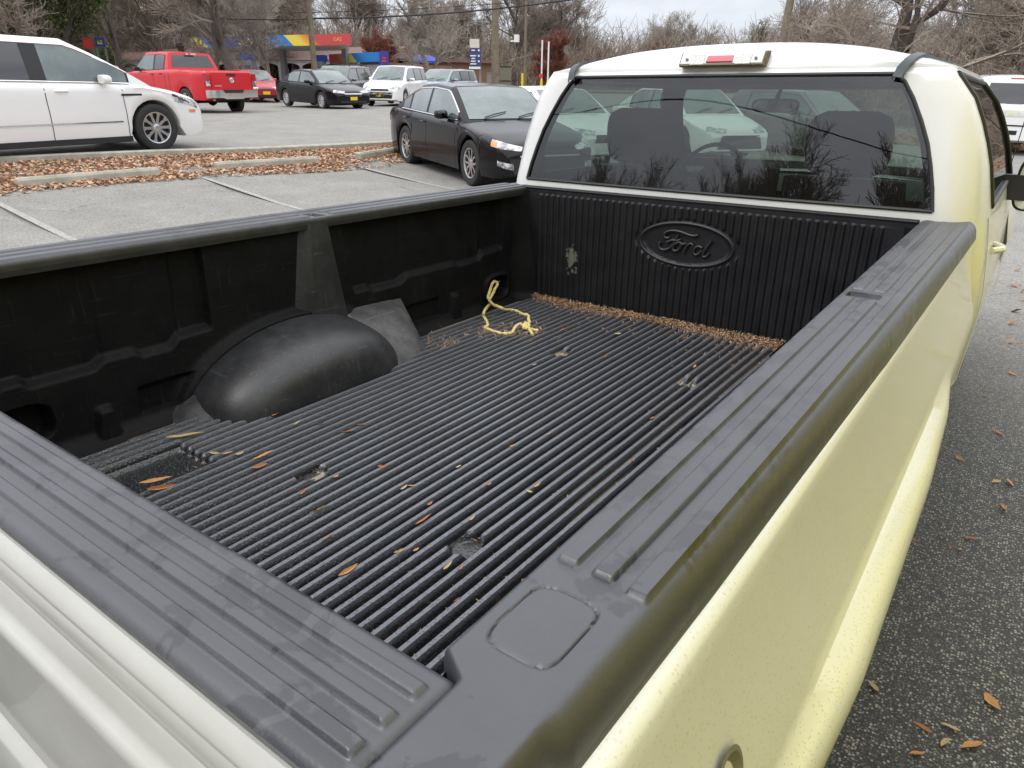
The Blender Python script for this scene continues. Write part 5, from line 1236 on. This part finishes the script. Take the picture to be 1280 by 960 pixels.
for (x, y) in ((-.95, -2.4), (.95, -2.4), (-.95, 3.3), (.95, 3.3)):
    wo = wheel(YT, (x, y, .42), .42, .26, M['alloy'], 6, 1); wo.rotation_euler = (0, 0, math.pi/2 if x < 0 else -math.pi/2)

# ================================================================== BACKGROUND
def pole(name, top, bot_xy, r0, r1, label, arms=None):
    z0 = gz(*bot_xy); o = empty(name, (bot_xy[0], bot_xy[1], z0)); tag(o, label, 'utility pole')
    t = Vector(top)-Vector((bot_xy[0], bot_xy[1], z0)); b = MB(); b.tube([(0, 0, -.3), t*.5, t], [r0, (r0+r1)/2, r1], 12); b.build('post', M['wood'], o)
    if arms:
        b = MB(); v_ = Vector((arms[0], arms[1], 0)).normalized(); b.box(t-Vector((0, 0, .6)), (2.4, .12, .12), rot=Matrix.Rotation(math.atan2(v_.y, v_.x), 3, 'Z')); b.build('crossarm', M['wood'], o, smooth=False)
    return o
def polepx(px, d, hgt, r, label, lean=0, pxb=None):
    p = at(px, 40, d); q = at(pxb or px, 100, d); z0 = gz(p.x, p.y)
    vv = _R*lean
    return pole('utility_pole', (p.x+vv.x*hgt, p.y+vv.y*hgt, z0+hgt), (p.x, p.y), r, r*.8, label, arms=(1, .6))
polepx(389, 46, 10, .17, 'weathered wooden pole in front of the fuel canopy')
polepx(619, 52, 11, .26, 'thick mossy wooden pole right of the blue board sign')
polepx(976, 48, 12, .24, 'leaning brown wooden pole above the cab roof', lean=.055)
polepx(657, 70, 9, .12, 'thin far pole with white lamp box, right of the dumpster')
def wire(name, a, b_, sag, r, label):
    a, b_ = Vector(a), Vector(b_); P = []
    for i in range(25):
        t = i/24; p = a.lerp(b_, t); p.z -= sag*4*t*(1-t); P.append(p)
    o = MB(); o.tube(P, r, 5); w_ = o.build(name, M['wire']); tag(w_, label, 'cable'); return w_
wire('overhead_cable', at(200, 19, 47), at(389, 24, 46), .1, .028, 'thick black overhead cable over the fuel station, left stretch')
wire('overhead_cable', at(389, 23, 46), at(800, -14, 44), .35, .045, 'thick black overhead cable rising to the upper right from the pole')
wire('overhead_cable', at(250, 16, 50), at(640, 3, 52), .2, .02, 'thin black overhead wire just above the thick cable')
# cable behind the camera, mirrored in the rear window
wire('overhead_cable', (-50.2, -7.0, 9.6), (31.7, -33.6, 9.9), .45, .035, 'black cable mirrored across the rear window of the truck')

# ---- fuel station
def frame_from(p0, p1):        # x axis from p0 to p1 (plan), z up
    d = (Vector(p1)-Vector(p0)); d.z = 0; L = d.length; return math.atan2(d.y, d.x), L
def stripe_mat():
    m = bpy.data.materials.new('striped_fascia'); m.use_nodes = True; t = m.node_tree; b = t.nodes['Principled BSDF']; L = t.links.new; b.inputs['Roughness'].default_value = .4
    tcn = N(t, 'ShaderNodeTexCoord'); s = N(t, 'ShaderNodeSeparateXYZ'); L(tcn.outputs['Object'], s.inputs[0])
    sk = N(t, 'ShaderNodeMath', operation='MULTIPLY_ADD'); L(s.outputs[2], sk.inputs[0]); sk.inputs[1].default_value = 1.1; L(s.outputs[0], sk.inputs[2])
    r = N(t, 'ShaderNodeValToRGB'); mr = N(t, 'ShaderNodeMapRange'); L(sk.outputs[0], mr.inputs[0]); L(mr.outputs[0], r.inputs[0])
    b.inputs['Coat Weight'].default_value = 0
    L(r.outputs[0], b.inputs['Base Color']); r.color_ramp.interpolation = 'LINEAR'
    return m, mr, r
def set_ramp(r, stops):
    while len(r.color_ramp.elements) > 1: r.color_ramp.elements.remove(r.color_ramp.elements[-1])
    r.color_ramp.elements[0].position = stops[0][0]; r.color_ramp.elements[0].color = (*stops[0][1], 1)
    for p, c in stops[1:]: r.color_ramp.elements.new(p).color = (*c, 1)
Rd, Yl, Bl, Db, Or = (.58, .085, .085), (.85, .68, .10), (.03, .22, .62), (.03, .045, .30), (.80, .30, .06)
A0 = at(236, 34, 60); A1 = at(437, 44, 52); ang, CL = frame_from(A0, A1)
zc0 = (at(437, 56, 52).z); zc1 = at(437, 43, 52).z+.05; FH = zc1-zc0
CAN = empty('fuel_canopy', (A0.x, A0.y, gz(A0.x, A0.y)), ang); tag(CAN, 'fuel station canopy with red, yellow and blue striped fascia on grey columns', 'canopy')
zb0 = zc0-CAN.location.z
m1, mr, rmp = stripe_mat(); mr.inputs[1].default_value = zb0*1.1; mr.inputs[2].default_value = CL+zb0*1.1
set_ramp(rmp, [(0, Rd), (.02, Or), (.06, Yl), (.11, Yl), (.115, Bl), (.20, Db), (.52, Db), (.56, Bl), (.66, Bl), (.665, Yl), (.73, Yl), (.78, Or), (.83, Rd), (1, Rd)])
b = MB(); b.box((CL/2, .08, zb0+FH/2), (CL, .16, FH)); b.build('fascia', m1, CAN, smooth=False)
_v = Vector((A1.x-CAMP.x, A1.y-CAMP.y)).normalized()*7; _c, _s = math.cos(-ang), math.sin(-ang); vx, vy = _v.x*_c-_v.y*_s, _v.x*_s+_v.y*_c
b = MB(); q_ = [(.1, .17), (CL-.25, .17), (CL-.25+vx, .17+vy), (.1+vx, .17+vy)]
b.add([(x, y, zb0+.1) for x, y in q_]+[(x, y, zb0+FH*.8) for x, y in q_], [(3, 2, 1, 0), (4, 5, 6, 7), (0, 1, 5, 4), (1, 2, 6, 5), (2, 3, 7, 6), (3, 0, 4, 7)]); b.build('soffit', M['whitep'], CAN, smooth=False)
for x in (CL*.15, CL*.42, CL*.82):
    b = MB(); b.box((x, 3.0, zb0/2), (.35, .35, zb0)); b.build('column', M['metalg'], CAN, smooth=False)
def text_mesh(txt, size, name, m, parent, loc, rot, ext=.01):
    cu = bpy.data.curves.new('t', 'FONT'); cu.body = txt; cu.size = size; cu.extrude = ext; cu.align_x = 'CENTER'; cu.align_y = 'CENTER'
    o = bpy.data.objects.new('t', cu); COL.objects.link(o); bpy.context.view_layer.update()
    me = bpy.data.meshes.new_from_object(o.evaluated_get(bpy.context.evaluated_depsgraph_get())); bpy.data.objects.remove(o)
    me.materials.clear(); me.materials.append(m); me.name = name
    t = bpy.data.objects.new(name, me); COL.objects.link(t); t.parent = parent; t.location = loc; t.rotation_euler = rot; return t
M['yl'] = mat('yellow_lettering', Yl, .5)
text_mesh('SUNOCO', .62, 'lettering', M['yl'], CAN, (CL*.42, -.02, zb0+FH/2), (math.pi/2, 0, 0))
text_mesh('GAS', .34, 'lettering', mat('orange_lettering', (.85, .45, .2), .5), CAN, (CL*.93, -.02, zb0+FH/2), (math.pi/2, 0, 0))
# pumps
for i, (px, lab) in enumerate(((312, 'fuel pump with blue top under the canopy, left one'), (400, 'fuel pump with blue top by the pole, right one'))):
    p = at(px, 85, 55); o = empty('fuel_pump', (p.x, p.y, gz(p.x, p.y)), ang); tag(o, lab, 'fuel pump')
    b = MB(); b.box((0, 0, 1.0), (.8, .45, 1.9)); b.build('cabinet', M['metalg'], o, smooth=False)
    b = MB(); b.box((0, 0, 2.15), (1.0, .5, .38)); b.build('top_sign', M['bluep'], o, smooth=False)
    b = MB(); b.tube([(.45, -.2, 1.4), (.6, -.3, .6), (.5, -.3, .3), (.45, -.25, 1.1)], .03, 6); b.build('hose', M['wire'], o)
    b = MB(); b.box((0, -.24, 1.35), (.5, .03, .5)); b.build('display', M['pglass'], o, smooth=False)
# station building
B0 = at(120, 80, 78); B1 = at(470, 80, 62); angb, BL_ = frame_from(B0, B1)
BD = empty('station_building', (B0.x, B0.y, gz(B0.x, B0.y)-.5), angb); tag(BD, 'long brown brick station building with shingle roof and white arches', 'building')
zw = at(470, 76, 62).z - BD.location.z; zrf = at(470, 57, 66).z-BD.location.z
b = MB(); b.box((BL_/2, 5, zw/2), (BL_, 8, zw)); b.build('wall', M['brick'], BD, smooth=False)
b = MB(); b.add([(-.5, -1.6, zw), (BL_+.5, -1.6, zw), (BL_+.5, 5, zrf), (-.5, 5, zrf), (-.5, 11, zw), (BL_+.5, 11, zw)], [(0, 1, 2, 3), (3, 2, 5, 4), (0, 3, 4), (1, 5, 2)]); b.build('roof', M['shingle'], BD, smooth=False)
b = MB(); n_a = 14
for i in range(n_a+1): b.box((BL_*i/n_a, -1.4, zw/2-.1), (.18, .18, zw-.2))
b.box((BL_/2, -1.42, zw-.08), (BL_+.6, .14, .16))
for i in range(n_a):
    x0 = BL_*i/n_a; x1 = BL_*(i+1)/n_a; P = []
    for k in range(9):
        t = k/8; x = x0+(x1-x0)*t; P.append([(x, -1.45, zw-.15), (x, -1.45, zw-.22-.35*(1-math.sin(math.pi*t)**.6))])
    b.grid(P)
b.build('arcade', M['whitep'], BD, smooth=False)
for i in range(1, n_a, 2):
    b = MB(); b.box((BL_*(i+.5)/n_a, .97, 1.5), (1.5, .1, 1.5)); w_ = b.build('window', M['whitep'], BD, smooth=False)
    b = MB(); b.box((BL_*(i+.5)/n_a, .91, 1.5), (1.3, .05, 1.3)); b.build('pane', M['pglass'], w_, smooth=False)
# shop fascia to the right
C0 = at(412, 72, 58); C1 = at(472, 72, 54); angc, C_L = frame_from(C0, C1)
SH = empty('station_shop', (C0.x, C0.y, gz(C0.x, C0.y)-.4), angc); tag(SH, 'brick shop with striped red, yellow and blue awning fascia', 'building')
zf0 = at(440, 78, 56).z-SH.location.z; zf1 = at(440, 66.5, 56).z-SH.location.z
b = MB(); b.box((C_L/2, 4, zf0/2), (C_L, 7, zf0)); b.build('wall', M['brick'], SH, smooth=False)
m2, mr2, rmp2 = stripe_mat(); mr2.inputs[1].default_value = zf0*1.1; mr2.inputs[2].default_value = C_L+zf0*1.1
set_ramp(rmp2, [(0, Rd), (.22, Rd), (.38, Or), (.46, Yl), (.58, Yl), (.6, Bl), (1, Bl)])
b = MB(); b.box((C_L/2, .2, (zf0+zf1)/2), (C_L, .5, zf1-zf0)); b.build('awning', m2, SH, smooth=False)
b = MB(); b.box((C_L*.35, .45, 1.2), (1.8, .1, 2.3)); b.box((C_L*.75, .45, 1.3), (1.6, .1, 1.6)); b.build('door', M['whitep'], SH, smooth=False)
b = MB(); b.box((C_L*.35, .38, 1.2), (1.5, .06, 1.9)); b.build('door_glass', M['cglass'], SH, smooth=False)
# purple-blue sign by the shop
def board(name, px0, px1, py0, py1, d, m, label, th=.15, post=True, cat='sign'):
    a = at(px0, (py0+py1)/2, d); c = at(px1, (py0+py1)/2, d); an, L = frame_from(a, c); z1 = at((px0+px1)/2, py0, d).z; z0 = at((px0+px1)/2, py1, d).z
    o = empty(name, (a.x, a.y, gz(a.x, a.y)), an); tag(o, label, cat); zz = o.location.z
    b = MB(); b.box((L/2, 0, (z0+z1)/2-zz), (L, th, z1-z0)); pn = b.build('panel', m, o, smooth=False)
    b = MB()
    for x in (.06*L, .94*L): b.box((x, th*.9, (z0-zz)/2), (.12, .12, z0-zz+.3))
    if post: b.build('post', M['metalg'], o, smooth=False)
    return o, L, z0-zz, z1-zz, pn
M['purple'] = mat('indigo_panel', (.05, .045, .28), .5)
o, L, z0, z1, pn = board('shop_sign', 474, 486, 64, 83, 50, M['purple'], 'tall indigo sign beside the striped shop awning')
b = MB(); b.box((L*.5, -.09, z0+(z1-z0)*.35), (L*.45, .02, .12)); b.box((L*.5, -.09, z0+(z1-z0)*.55), (L*.3, .02, .10)); b.build('marking', M['redp'], pn, smooth=False)
# pylon price board
o, L, z0, z1, pn = board('price_sign', 587, 601, 61, 82, 45, mat('navy_panel', (.03, .05, .16), .5), 'navy pylon board with rows of white writing under a small cream panel')
for k in range(6):
    zz = z1-(z1-z0)*(k+.6)/6.2
    if k != 1:
        b = MB(); b.box((L*.33, -.085, zz), (L*(.42+.1*((k*7) % 3-1)), .02, (z1-z0)*.07)); b.build('writing', M['whitep'], pn, smooth=False)
for k in (0, 2, 4):
    b = MB(); b.box((L*.82, -.085, z1-(z1-z0)*(k+.6)/6.2), (L*.16, .02, (z1-z0)*.10)); b.build('arrow_mark', M['whitep'], pn, smooth=False)
a = at(587, 55, 45); b = MB(); hh = at(594, 49, 45).z-at(594, 60, 45).z; b.box((L*.45, 0, z1+hh/2+.05), (L*.85, .14, hh)); b.build('top_panel', mat('cream_panel', (.62, .58, .50), .5), o, smooth=False)
b = MB(); b.box((L*.45, 0, z0-.12), (L, .16, .12)); b.build('bottom_strip', M['whitep'], o, smooth=False)
# blue awning building
o = at(543, 90, 62); 
D0 = at(505, 80, 64); D1 = at(625, 80, 66); angd, DL = frame_from(D0, D1)
DB = empty('awning_shop', (D0.x, D0.y, gz(D0.x, D0.y)-.4), angd); tag(DB, 'low brown shop with a bright blue rounded awning behind the bare tree', 'building')
zt_ = at(540, 76, 64).z-DB.location.z
b = MB(); b.box((DL/2, 4, zt_/2), (DL, 7, zt_)); b.build('wall', M['brick'], DB, smooth=False)
b = MB(); b.box((DL/2, 4, zt_+.1), (DL+.6, 7.8, .25)); b.build('roof', M['shingle'], DB, smooth=False)
xa0 = DL*.08; xa1 = DL*.32; za0 = at(540, 79, 63).z-DB.location.z; za1 = at(540, 67, 63).z-DB.location.z
b = MB(); P = []
for i in range(9):
    t = i/8; x = xa0+(xa1-xa0)*t; e_ = 1-abs(2*t-1)**4
    P.append([(x, .5, za0+(za1-za0)*(.35+.65*e_)), (x, -.6, za0+(za1-za0)*(.30+.55*e_)), (x, -1.2, za0+(za1-za0)*.25), (x, -1.2, za0)])
b.grid(P); b.add([r_[-1] for r_ in P], [tuple(range(9))]); b.build('awning', M['bluep'], DB)
# road sign at the left
o, L, z0, z1, pn = board('shop_sign', 119, 131, 47, 58, 52, M['bluep'], 'blue sign board on a post beside the red lights, above the crossover')
b = MB(); b.box((L*.45, -.09, z0+(z1-z0)*.45), (L*.5, .02, .22)); b.build('marking', mat('gold_marking', (.6, .5, .12), .5), pn, smooth=False)
o, L, z0, z1, pn = board('flag_sign', 104, 116, 47, 61, 53, M['redp'], 'red orange sign half hidden by green branches above the crossover')
# dumpster, cabinet, meter
def boxthing(name, px, py0, py1, wpx, d, m, label, cat, lid=None):
    a = at(px-wpx/2, py1, d); c = at(px+wpx/2, py1, d); an, L = frame_from(a, c); h_ = at(px, py0, d).z-gz(a.x, a.y)
    o = empty(name, (a.x, a.y, gz(a.x, a.y)), an); tag(o, label, cat)
    b = MB(); b.box((L/2, .5, h_/2), (L, 1.0, h_)); bd = b.build('body', m, o, smooth=False)
    b = MB(); b.box((L/2, .5, h_+.04), (L*1.04, 1.05, .07)); b.box((L*.5, -.02, h_*.5), (L*.9, .04, .06)); b.build('lid', lid or m, o, smooth=False)
    return o
boxthing('dumpster', 632, 84, 103, 14, 58, mat('olive_metal', (.16, .15, .10), .7), 'olive dumpster with dark end right of the thick pole', 'dumpster', M['trim'])
boxthing('utility_box', 612, 92, 103, 7, 56, M['metalg'], 'grey utility cabinet left of the thick mossy pole', 'utility box')
# marker posts
for px, py0, lab in ((677, 50, 'slim white post with a red mark in front of the russet tree'), (685, 52, 'slim white post beside the first, without a mark')):
    p = at(px, 90, 60); o = empty('marker_post', (p.x, p.y, gz(p.x, p.y))); tag(o, lab, 'post'); h_ = at(px, py0, 60).z-p.z*0-gz(p.x, p.y)
    b = MB(); b.tube([(0, 0, 0), (0, 0, h_)], .06, 8); b.build('shaft', M['whitep'], o)
    b = MB(); b.tube([(0, 0, 0), (0, 0, 1.0)], .10, 8); b.build('base_guard', M['plate'], o)
    if px == 677: b = MB(); b.box((0, -.08, h_*.35), (.3, .05, .3)); b.build('red_marker', M['redp'], o, smooth=False)
p = at(653, 90, 60); o = empty('marker_post', (p.x, p.y, gz(p.x, p.y))); tag(o, 'short yellow post beside the far thin pole', 'post'); b = MB(); b.tube([(0, 0, 0), (0, 0, 1.5)], .09, 8); b.build('shaft', M['plate'], o)
p = at(646, 48, 69); o = empty('lamp_box', (p.x, p.y, p.z-.3)); tag(o, 'white floodlight box mounted high on the thin far pole', 'light'); b = MB(); b.box((.0, 0, .3), (.36, .3, .6)); b.box((-.35, 0, .1), (.5, .25, .12)); b.build('housing', M['whitep'], o, smooth=False)

# ================================================================== TREES
M['bark'] = mat('bark', (.16, .13, .105), .95, noise=(6, (.23, .20, .17), .4, .7))
M['barkd'] = mat('dark_bark', (.085, .068, .055), .95, noise=(6, (.13, .11, .09), .4, .7))
M['twig'] = mat('winter_twigs', (.31, .255, .205), .95, noise=(1.0, (.19, .155, .125), .4, .65))
M['twigg'] = mat('grey_twigs', (.34, .295, .25), .95, noise=(1.0, (.22, .19, .16), .4, .65))
M['twigr'] = mat('russet_twigs', (.24, .095, .065), .95, noise=(1.0, (.16, .06, .045), .4, .65))
M['green'] = leaf_material('evergreen_leaves', (.07, .10, .025), (.17, .19, .055), (.11, .14, .035))
M['thicket'] = mat('thicket_twigs', (.36, .29, .23), .95, noise=(.6, (.20, .155, .12), .4, .65))
def segs_to_mesh(A, B, ra, rb, n=3):
    """many tapered prisms at once"""
    A = np.asarray(A, float); B = np.asarray(B, float); ra = np.asarray(ra); rb = np.asarray(rb); k = len(A)
    d = B-A; d /= np.maximum(np.linalg.norm(d, axis=1, keepdims=True), 1e-6)
    ref = np.where(np.abs(d[:, 2:3]) > .9, np.array([[1., 0, 0]]), np.array([[0, 0, 1.]])); u = np.cross(d, ref); u /= np.linalg.norm(u, axis=1, keepdims=True); v = np.cross(d, u)
    V = np.zeros((k, 2*n, 3))
    for q in range(n):
        c, s_ = math.cos(2*math.pi*q/n), math.sin(2*math.pi*q/n)
        V[:, q] = A+(u*c+v*s_)*ra[:, None]; V[:, n+q] = B+(u*c+v*s_)*rb[:, None]
    idx = (np.arange(k)*2*n)[:, None]
    F = np.concatenate([idx+np.array([[q, (q+1) % n, n+(q+1) % n, n+q]]) for q in range(n)])
    return V.reshape(-1, 3), F
def grow(seed, H, spread, levels=5, up=.25, trunk=.32, droop=0, split=4, twigr=.012, ratio=.64, crownstart=.3, lead=True):
    R_ = random.Random(seed); T_, C_ = [], []
    def rec(p, d, L, r, lv):
        nseg = 4 if lv <= 1 else 3; q = Vector(p); dd = Vector(d); pts_ = [(q.copy(), dd.copy())]
        wig = .10 if lv == 0 else .22
        for i in range(nseg):
            dd = (dd+Vector((R_.gauss(0, wig), R_.gauss(0, wig), R_.gauss(0, wig*.6)+(up*.25 if lv else 0)-droop*lv*.05))).normalized()
            q2 = q+dd*(L/nseg); r1 = r*(1-.75*(i+1)/nseg if lv == levels else 1-.45*(i+1)/nseg); r0 = r*(1-.45*i/nseg)
            (T_ if lv <= 1 else C_).append((q.copy(), q2.copy(), max(r0, twigr), max(r1, twigr*.7))); q = q2; pts_.append((q.copy(), dd.copy()))
        if lv == levels: return
        nb = split+(2 if lv == 0 else 0)+(1 if lv >= levels-1 else 0)
        for k in range(nb):
            t = (crownstart+(1-crownstart)*k/max(1, nb-1)) if lv == 0 else .25+.75*(k+R_.random()*.6)/nb
            t = min(t, .999); i = int(t*nseg); f = t*nseg-i; a, da = pts_[i]; b_, db = pts_[i+1]; pp = a.lerp(b_, f)
            ax = Vector((R_.gauss(0, 1), R_.gauss(0, 1), R_.gauss(0, .35))); ax = (ax-da*ax.dot(da)).normalized()
            sp_ = spread*R_.uniform(.7, 1.25); nd = (da*math.cos(sp_)+ax*math.sin(sp_)+Vector((0, 0, up*.5))).normalized()
            rec(pp, nd, L*ratio*R_.uniform(.75, 1.2)*(1 if lv else (1.05-.35*t)), r*.55*(1-.4*t), lv+1)
        if lead: rec(q, dd, L*ratio*.9, r*.5, lv+1)
    rec(Vector((0, 0, -.2)), Vector((R_.gauss(0, .04), R_.gauss(0, .04), 1)), H*.42, trunk, 0)
    return T_, C_
def tree_proto(name, seed, H, label, mt, mc, **k):
    T_, C_ = grow(seed, H, k.pop('spread', .75), **k)
    o = empty(name, (0, 0, -500)); tag(o, label, 'tree')
    V, F = segs_to_mesh([t[0] for t in T_], [t[1] for t in T_], [t[2] for t in T_], [t[3] for t in T_], 6); b = MB(); b.add(V.tolist(), F.tolist()); b.build('trunk', mt, o)
    V, F = segs_to_mesh([t[0] for t in C_], [t[1] for t in C_], [t[2] for t in C_], [t[3] for t in C_], 3); b = MB(); b.add(V.tolist(), F.tolist()); b.build('crown', mc, o, smooth=False)
    return o, T_, C_
TP = []
for i, (seed, H, mt, mc, kw) in enumerate([
    (1, 15, 'bark', 'twigg', dict(levels=5, split=4, spread=.62, trunk=.24, twigr=.016)),
    (2, 17, 'barkd', 'twig', dict(levels=5, split=4, spread=.55, trunk=.26, twigr=.016, up=.35)),
    (3, 13, 'bark', 'twigg', dict(levels=5, split=4, spread=.85, trunk=.26, twigr=.016, crownstart=.2)),
    (4, 16, 'barkd', 'twig', dict(levels=5, split=4, spread=.7, trunk=.28, twigr=.018, ratio=.66)),
    (5, 12, 'bark', 'twig', dict(levels=5, split=5, spread=.9, trunk=.22, twigr=.015, crownstart=.15, ratio=.6))]):
    o, T_, C_ = tree_proto('bare_tree', seed, H, 'bare winter tree', M[mt], M[mc], **kw); TP.append([o, False])
def plant(pi, x, y, s, rz, label, group=None, protos_=TP):
    o, used_ = protos_[pi]
    if used_: o = copy_tree(o)
    protos_[pi][1] = True
    o.location = (x, y, gz(x, y)-.1); o.scale = (s, s, s); o.rotation_euler = (0, 0, rz); tag(o, label, 'tree')
    if group: o['group'] = group
    elif 'group' in o: del o['group']
    return o
random.seed(5)
WG = 'bare trees of the winter wood beyond the lot'; WL = 'bare leafless tree in the far wood behind the lot'
def plpx(pi, px, d, s, label=WL, group=WG, protos_=TP):
    p = at(px, 100, d); return plant(pi, p.x, p.y, s, random.uniform(0, 6.3), label, group, protos_)
# wood rows
for k in range(46):
    px = -160 + 1700*(k+random.uniform(-.4, .4))/46; d = random.uniform(84, 125)
    s_ = random.uniform(.75, 1.15)
    if 700 < px < 1000: s_ *= .72
    plpx(random.randrange(5), px, d, s_)
for k in range(16):      # nearer left woods behind the red pickup
    px = -60 + 420*(k+random.uniform(-.4, .4))/16; plpx(random.randrange(5), px, random.uniform(62, 80), random.uniform(.8, 1.05))
plpx(3, 292, 44, .95, 'large bare tree with thick dark trunk between the red pickup and the fuel canopy', None)
plpx(2, 262, 47, .55, 'small bare tree in front of the left end of the fuel canopy', None)
plpx(0, 338, 48, .52, 'slim bare tree in front of the blue part of the fuel canopy', None)
plpx(1, 150, 55, 1.05, 'tall dark bare tree behind the white crossover and the red pickup', None)
plpx(2, 545, 50, .72, 'wide low bare tree in front of the blue awning', None)
plpx(4, 30, 48, 1.0, 'bare tree with heavy limbs above the white crossover', None)
plpx(0, 700, 88, .95, 'pale tall bare tree right of the russet tree', None)
plpx(2, 810, 92, .80, 'pale spreading bare tree standing against the sky left of the brake light', None)
# big tree at the right
BT, T_, C_ = tree_proto('bare_tree', 21, 15, 'huge spreading bare tree over the right side of the cab roof', M['barkd'], M['twig'], levels=6, split=3, spread=1.0, trunk=.52, twigr=.012, crownstart=.15, up=.06, ratio=.70)
p = at(1110, 90, 43); BT.location = (p.x, p.y, gz(p.x, p.y)-.2); BT.scale = (.95, .95, .85)
plpx(4, 1290, 50, .95, 'tangled bare tree above the white SUV at the right edge', None); plpx(2, 1200, 58, .9, 'bare tree between the huge tree and the right edge', None)
plpx(1, 1380, 55, 1.0); plpx(3, 1010, 66, .6)
# russet round trees
RT, T_, C_ = tree_proto('russet_tree', 31, 6.2, 'round russet twiggy tree behind the white posts', M['barkd'], M['twigr'], levels=5, split=5, spread=.62, trunk=.16, twigr=.018, crownstart=.05, up=.3, ratio=.66)
p = at(687, 90, 72); RT.location = (p.x, p.y, gz(p.x, p.y)-.1)
c_ = copy_tree(RT); tag(c_, 'russet twiggy tree rising behind the cab roof, left of the brake light', 'tree'); p = at(815, 90, 86); c_.location = (p.x, p.y, gz(p.x, p.y)-.1); c_.scale = (1.05, 1.05, 1.0)
c_ = copy_tree(RT); tag(c_, 'dark russet tree beside the indigo sign', 'tree'); p = at(488, 90, 62); c_.location = (p.x, p.y, gz(p.x, p.y)-.1); c_.scale = (.8, .8, .85); c_.rotation_euler = (0, 0, 2)
# evergreen clumps
def evergreen(px, d, s, label, n=4200, H=9, seed=3, sparse=False):
    R_ = random.Random(seed); T_, C_ = grow(seed, H, .7, levels=4, split=4, trunk=.25, twigr=.02)
    p = at(px, 90, d); o = empty('evergreen_tree', (p.x, p.y, gz(p.x, p.y)-.1)); tag(o, label, 'tree'); o.scale = (s, s, s)
    V, F = segs_to_mesh([t[0] for t in T_+C_], [t[1] for t in T_+C_], [t[2] for t in T_+C_], [t[3] for t in T_+C_], 4); b = MB(); b.add(V.tolist(), F.tolist()); b.build('trunk', M['barkd'], o)
    pts_ = []; tips = [t[1] for t in C_]
    if sparse: tips = R_.sample(tips, max(6, len(tips)//14)); 
    for _ in range(n):
        t = R_.choice(tips); sg = .16 if sparse else .32; pts_.append((t.x+R_.gauss(0, sg), t.y+R_.gauss(0, sg), t.z+R_.gauss(0, sg*.9)))
    lf = leaf_cloud('foliage', pts_, .20, M['green'], flat=.9, elong=1.9); lf.parent = o
evergreen(72, 47, 1.0, 'olive green leafy tree left of the blue sign, above the crossover', 9000, 10, 3)
evergreen(12, 52, 1.1, 'green tinged tree at the top left corner', 5000, 10, 4, True)
evergreen(125, 56, .5, 'small green bush tree under the red sign', 5000, 7, 8)
evergreen(690, 98, 1.25, 'bare tree dotted with green mistletoe behind the russet tree', 3000, 11, 5, True)
evergreen(938, 90, .85, 'small tree with green mistletoe clumps left of the leaning pole', 2600, 10, 6, True)
evergreen(1225, 74, 1.3, 'dark pine green tree behind the branches at the top right', 9000, 12, 7)
# undergrowth bands
def thicket(name, px0, px1, d0, d1, h, n, m, label, r=.02):
    A, B, ra, rb = [], [], [], []
    for _ in range(n):
        px = random.uniform(px0, px1); d = random.uniform(d0, d1); p = at(px, 100, d); z = gz(p.x, p.y); hh = h*random.uniform(.35, 1)
        a = Vector((p.x, p.y, z)); dr = Vector((random.gauss(0, .35), random.gauss(0, .35), 1)).normalized()
        for _k in range(2):
            b_ = a+dr*hh/2; A.append(a); B.append(b_); ra.append(r); rb.append(r*.7)
            for _j in range(4):
                s0 = a.lerp(b_, random.random()); d2 = (dr+Vector((random.gauss(0, .7), random.gauss(0, .7), random.gauss(0, .45)))).normalized(); A.append(s0); B.append(s0+d2*hh*.32); ra.append(r*.7); rb.append(r*.4)
            a = b_; dr = (dr+Vector((random.gauss(0, .4), random.gauss(0, .4), random.gauss(0, .15)))).normalized()
    V, F = segs_to_mesh(A, B, ra, rb, 3); b = MB(); b.add(V.tolist(), F.tolist()); o = b.build(name, m, smooth=False); tag(o, label, 'undergrowth', kind='stuff')
thicket('undergrowth', -250, 1600, 80, 100, 6.5, 9000, M['twig'], 'brown undergrowth filling the far edge of the wood', .03)
thicket('undergrowth', -200, 700, 100, 125, 7, 4500, M['thicket'], 'tall brown brush at the back of the wood', .04)
thicket('thicket', 985, 1450, 42, 56, 2.6, 3200, M['thicket'], 'dense brown thicket behind the white SUV at the right', .016)
thicket('thicket', 1100, 1500, 33, 40, 1.9, 1500, M['thicket'], 'lower brown brush at the edge of the lot behind the white SUV', .013)
# trees behind the camera that the rear window mirrors
random.seed(9)
MG = 'bare trees behind the camera, mirrored in the rear window'
for k_, (az_, h_) in enumerate(((-37, .60), (-34, .66), (-31, .62), (-27.5, .66), (-24, .60), (-21, .74), (-18, .76), (-15, .72), (-12, .86), (-9, .92), (-6, .84), (-3, .9), (0, .8), (3, .85))):
    a_ = math.radians(az_); dd_ = 36 + 5*math.sin(k_*2.1); plant(k_ % 5, -.8+dd_*math.sin(a_), 2.5-dd_*math.cos(a_), h_, k_*1.3, 'bare tree behind the camera, seen as a dark mirror image in the rear window', MG)
for (x, y, pi, s_) in ((-26, -24, 3, .95), (-18, -30, 2, 1.1), (-11, -27, 1, .95), (-5, -30, 4, 1.2), (1, -26, 3, .95), (7, -27, 1, 1.0), (13, -25, 2, 1.15), (19, -27, 3, 1.0), (27, -26, 4, 1.2), (4, -34, 1, 1.1), (-32, -30, 1, .9), (34, -30, 0, 1.1), (10, -36, 0, 1.2), (-14, -38, 0, 1.2)):
    plant(pi, x, y-12, s_*.9, random.uniform(0, 6.3), 'bare tree behind the camera, seen as a dark mirror image in the rear window', MG)
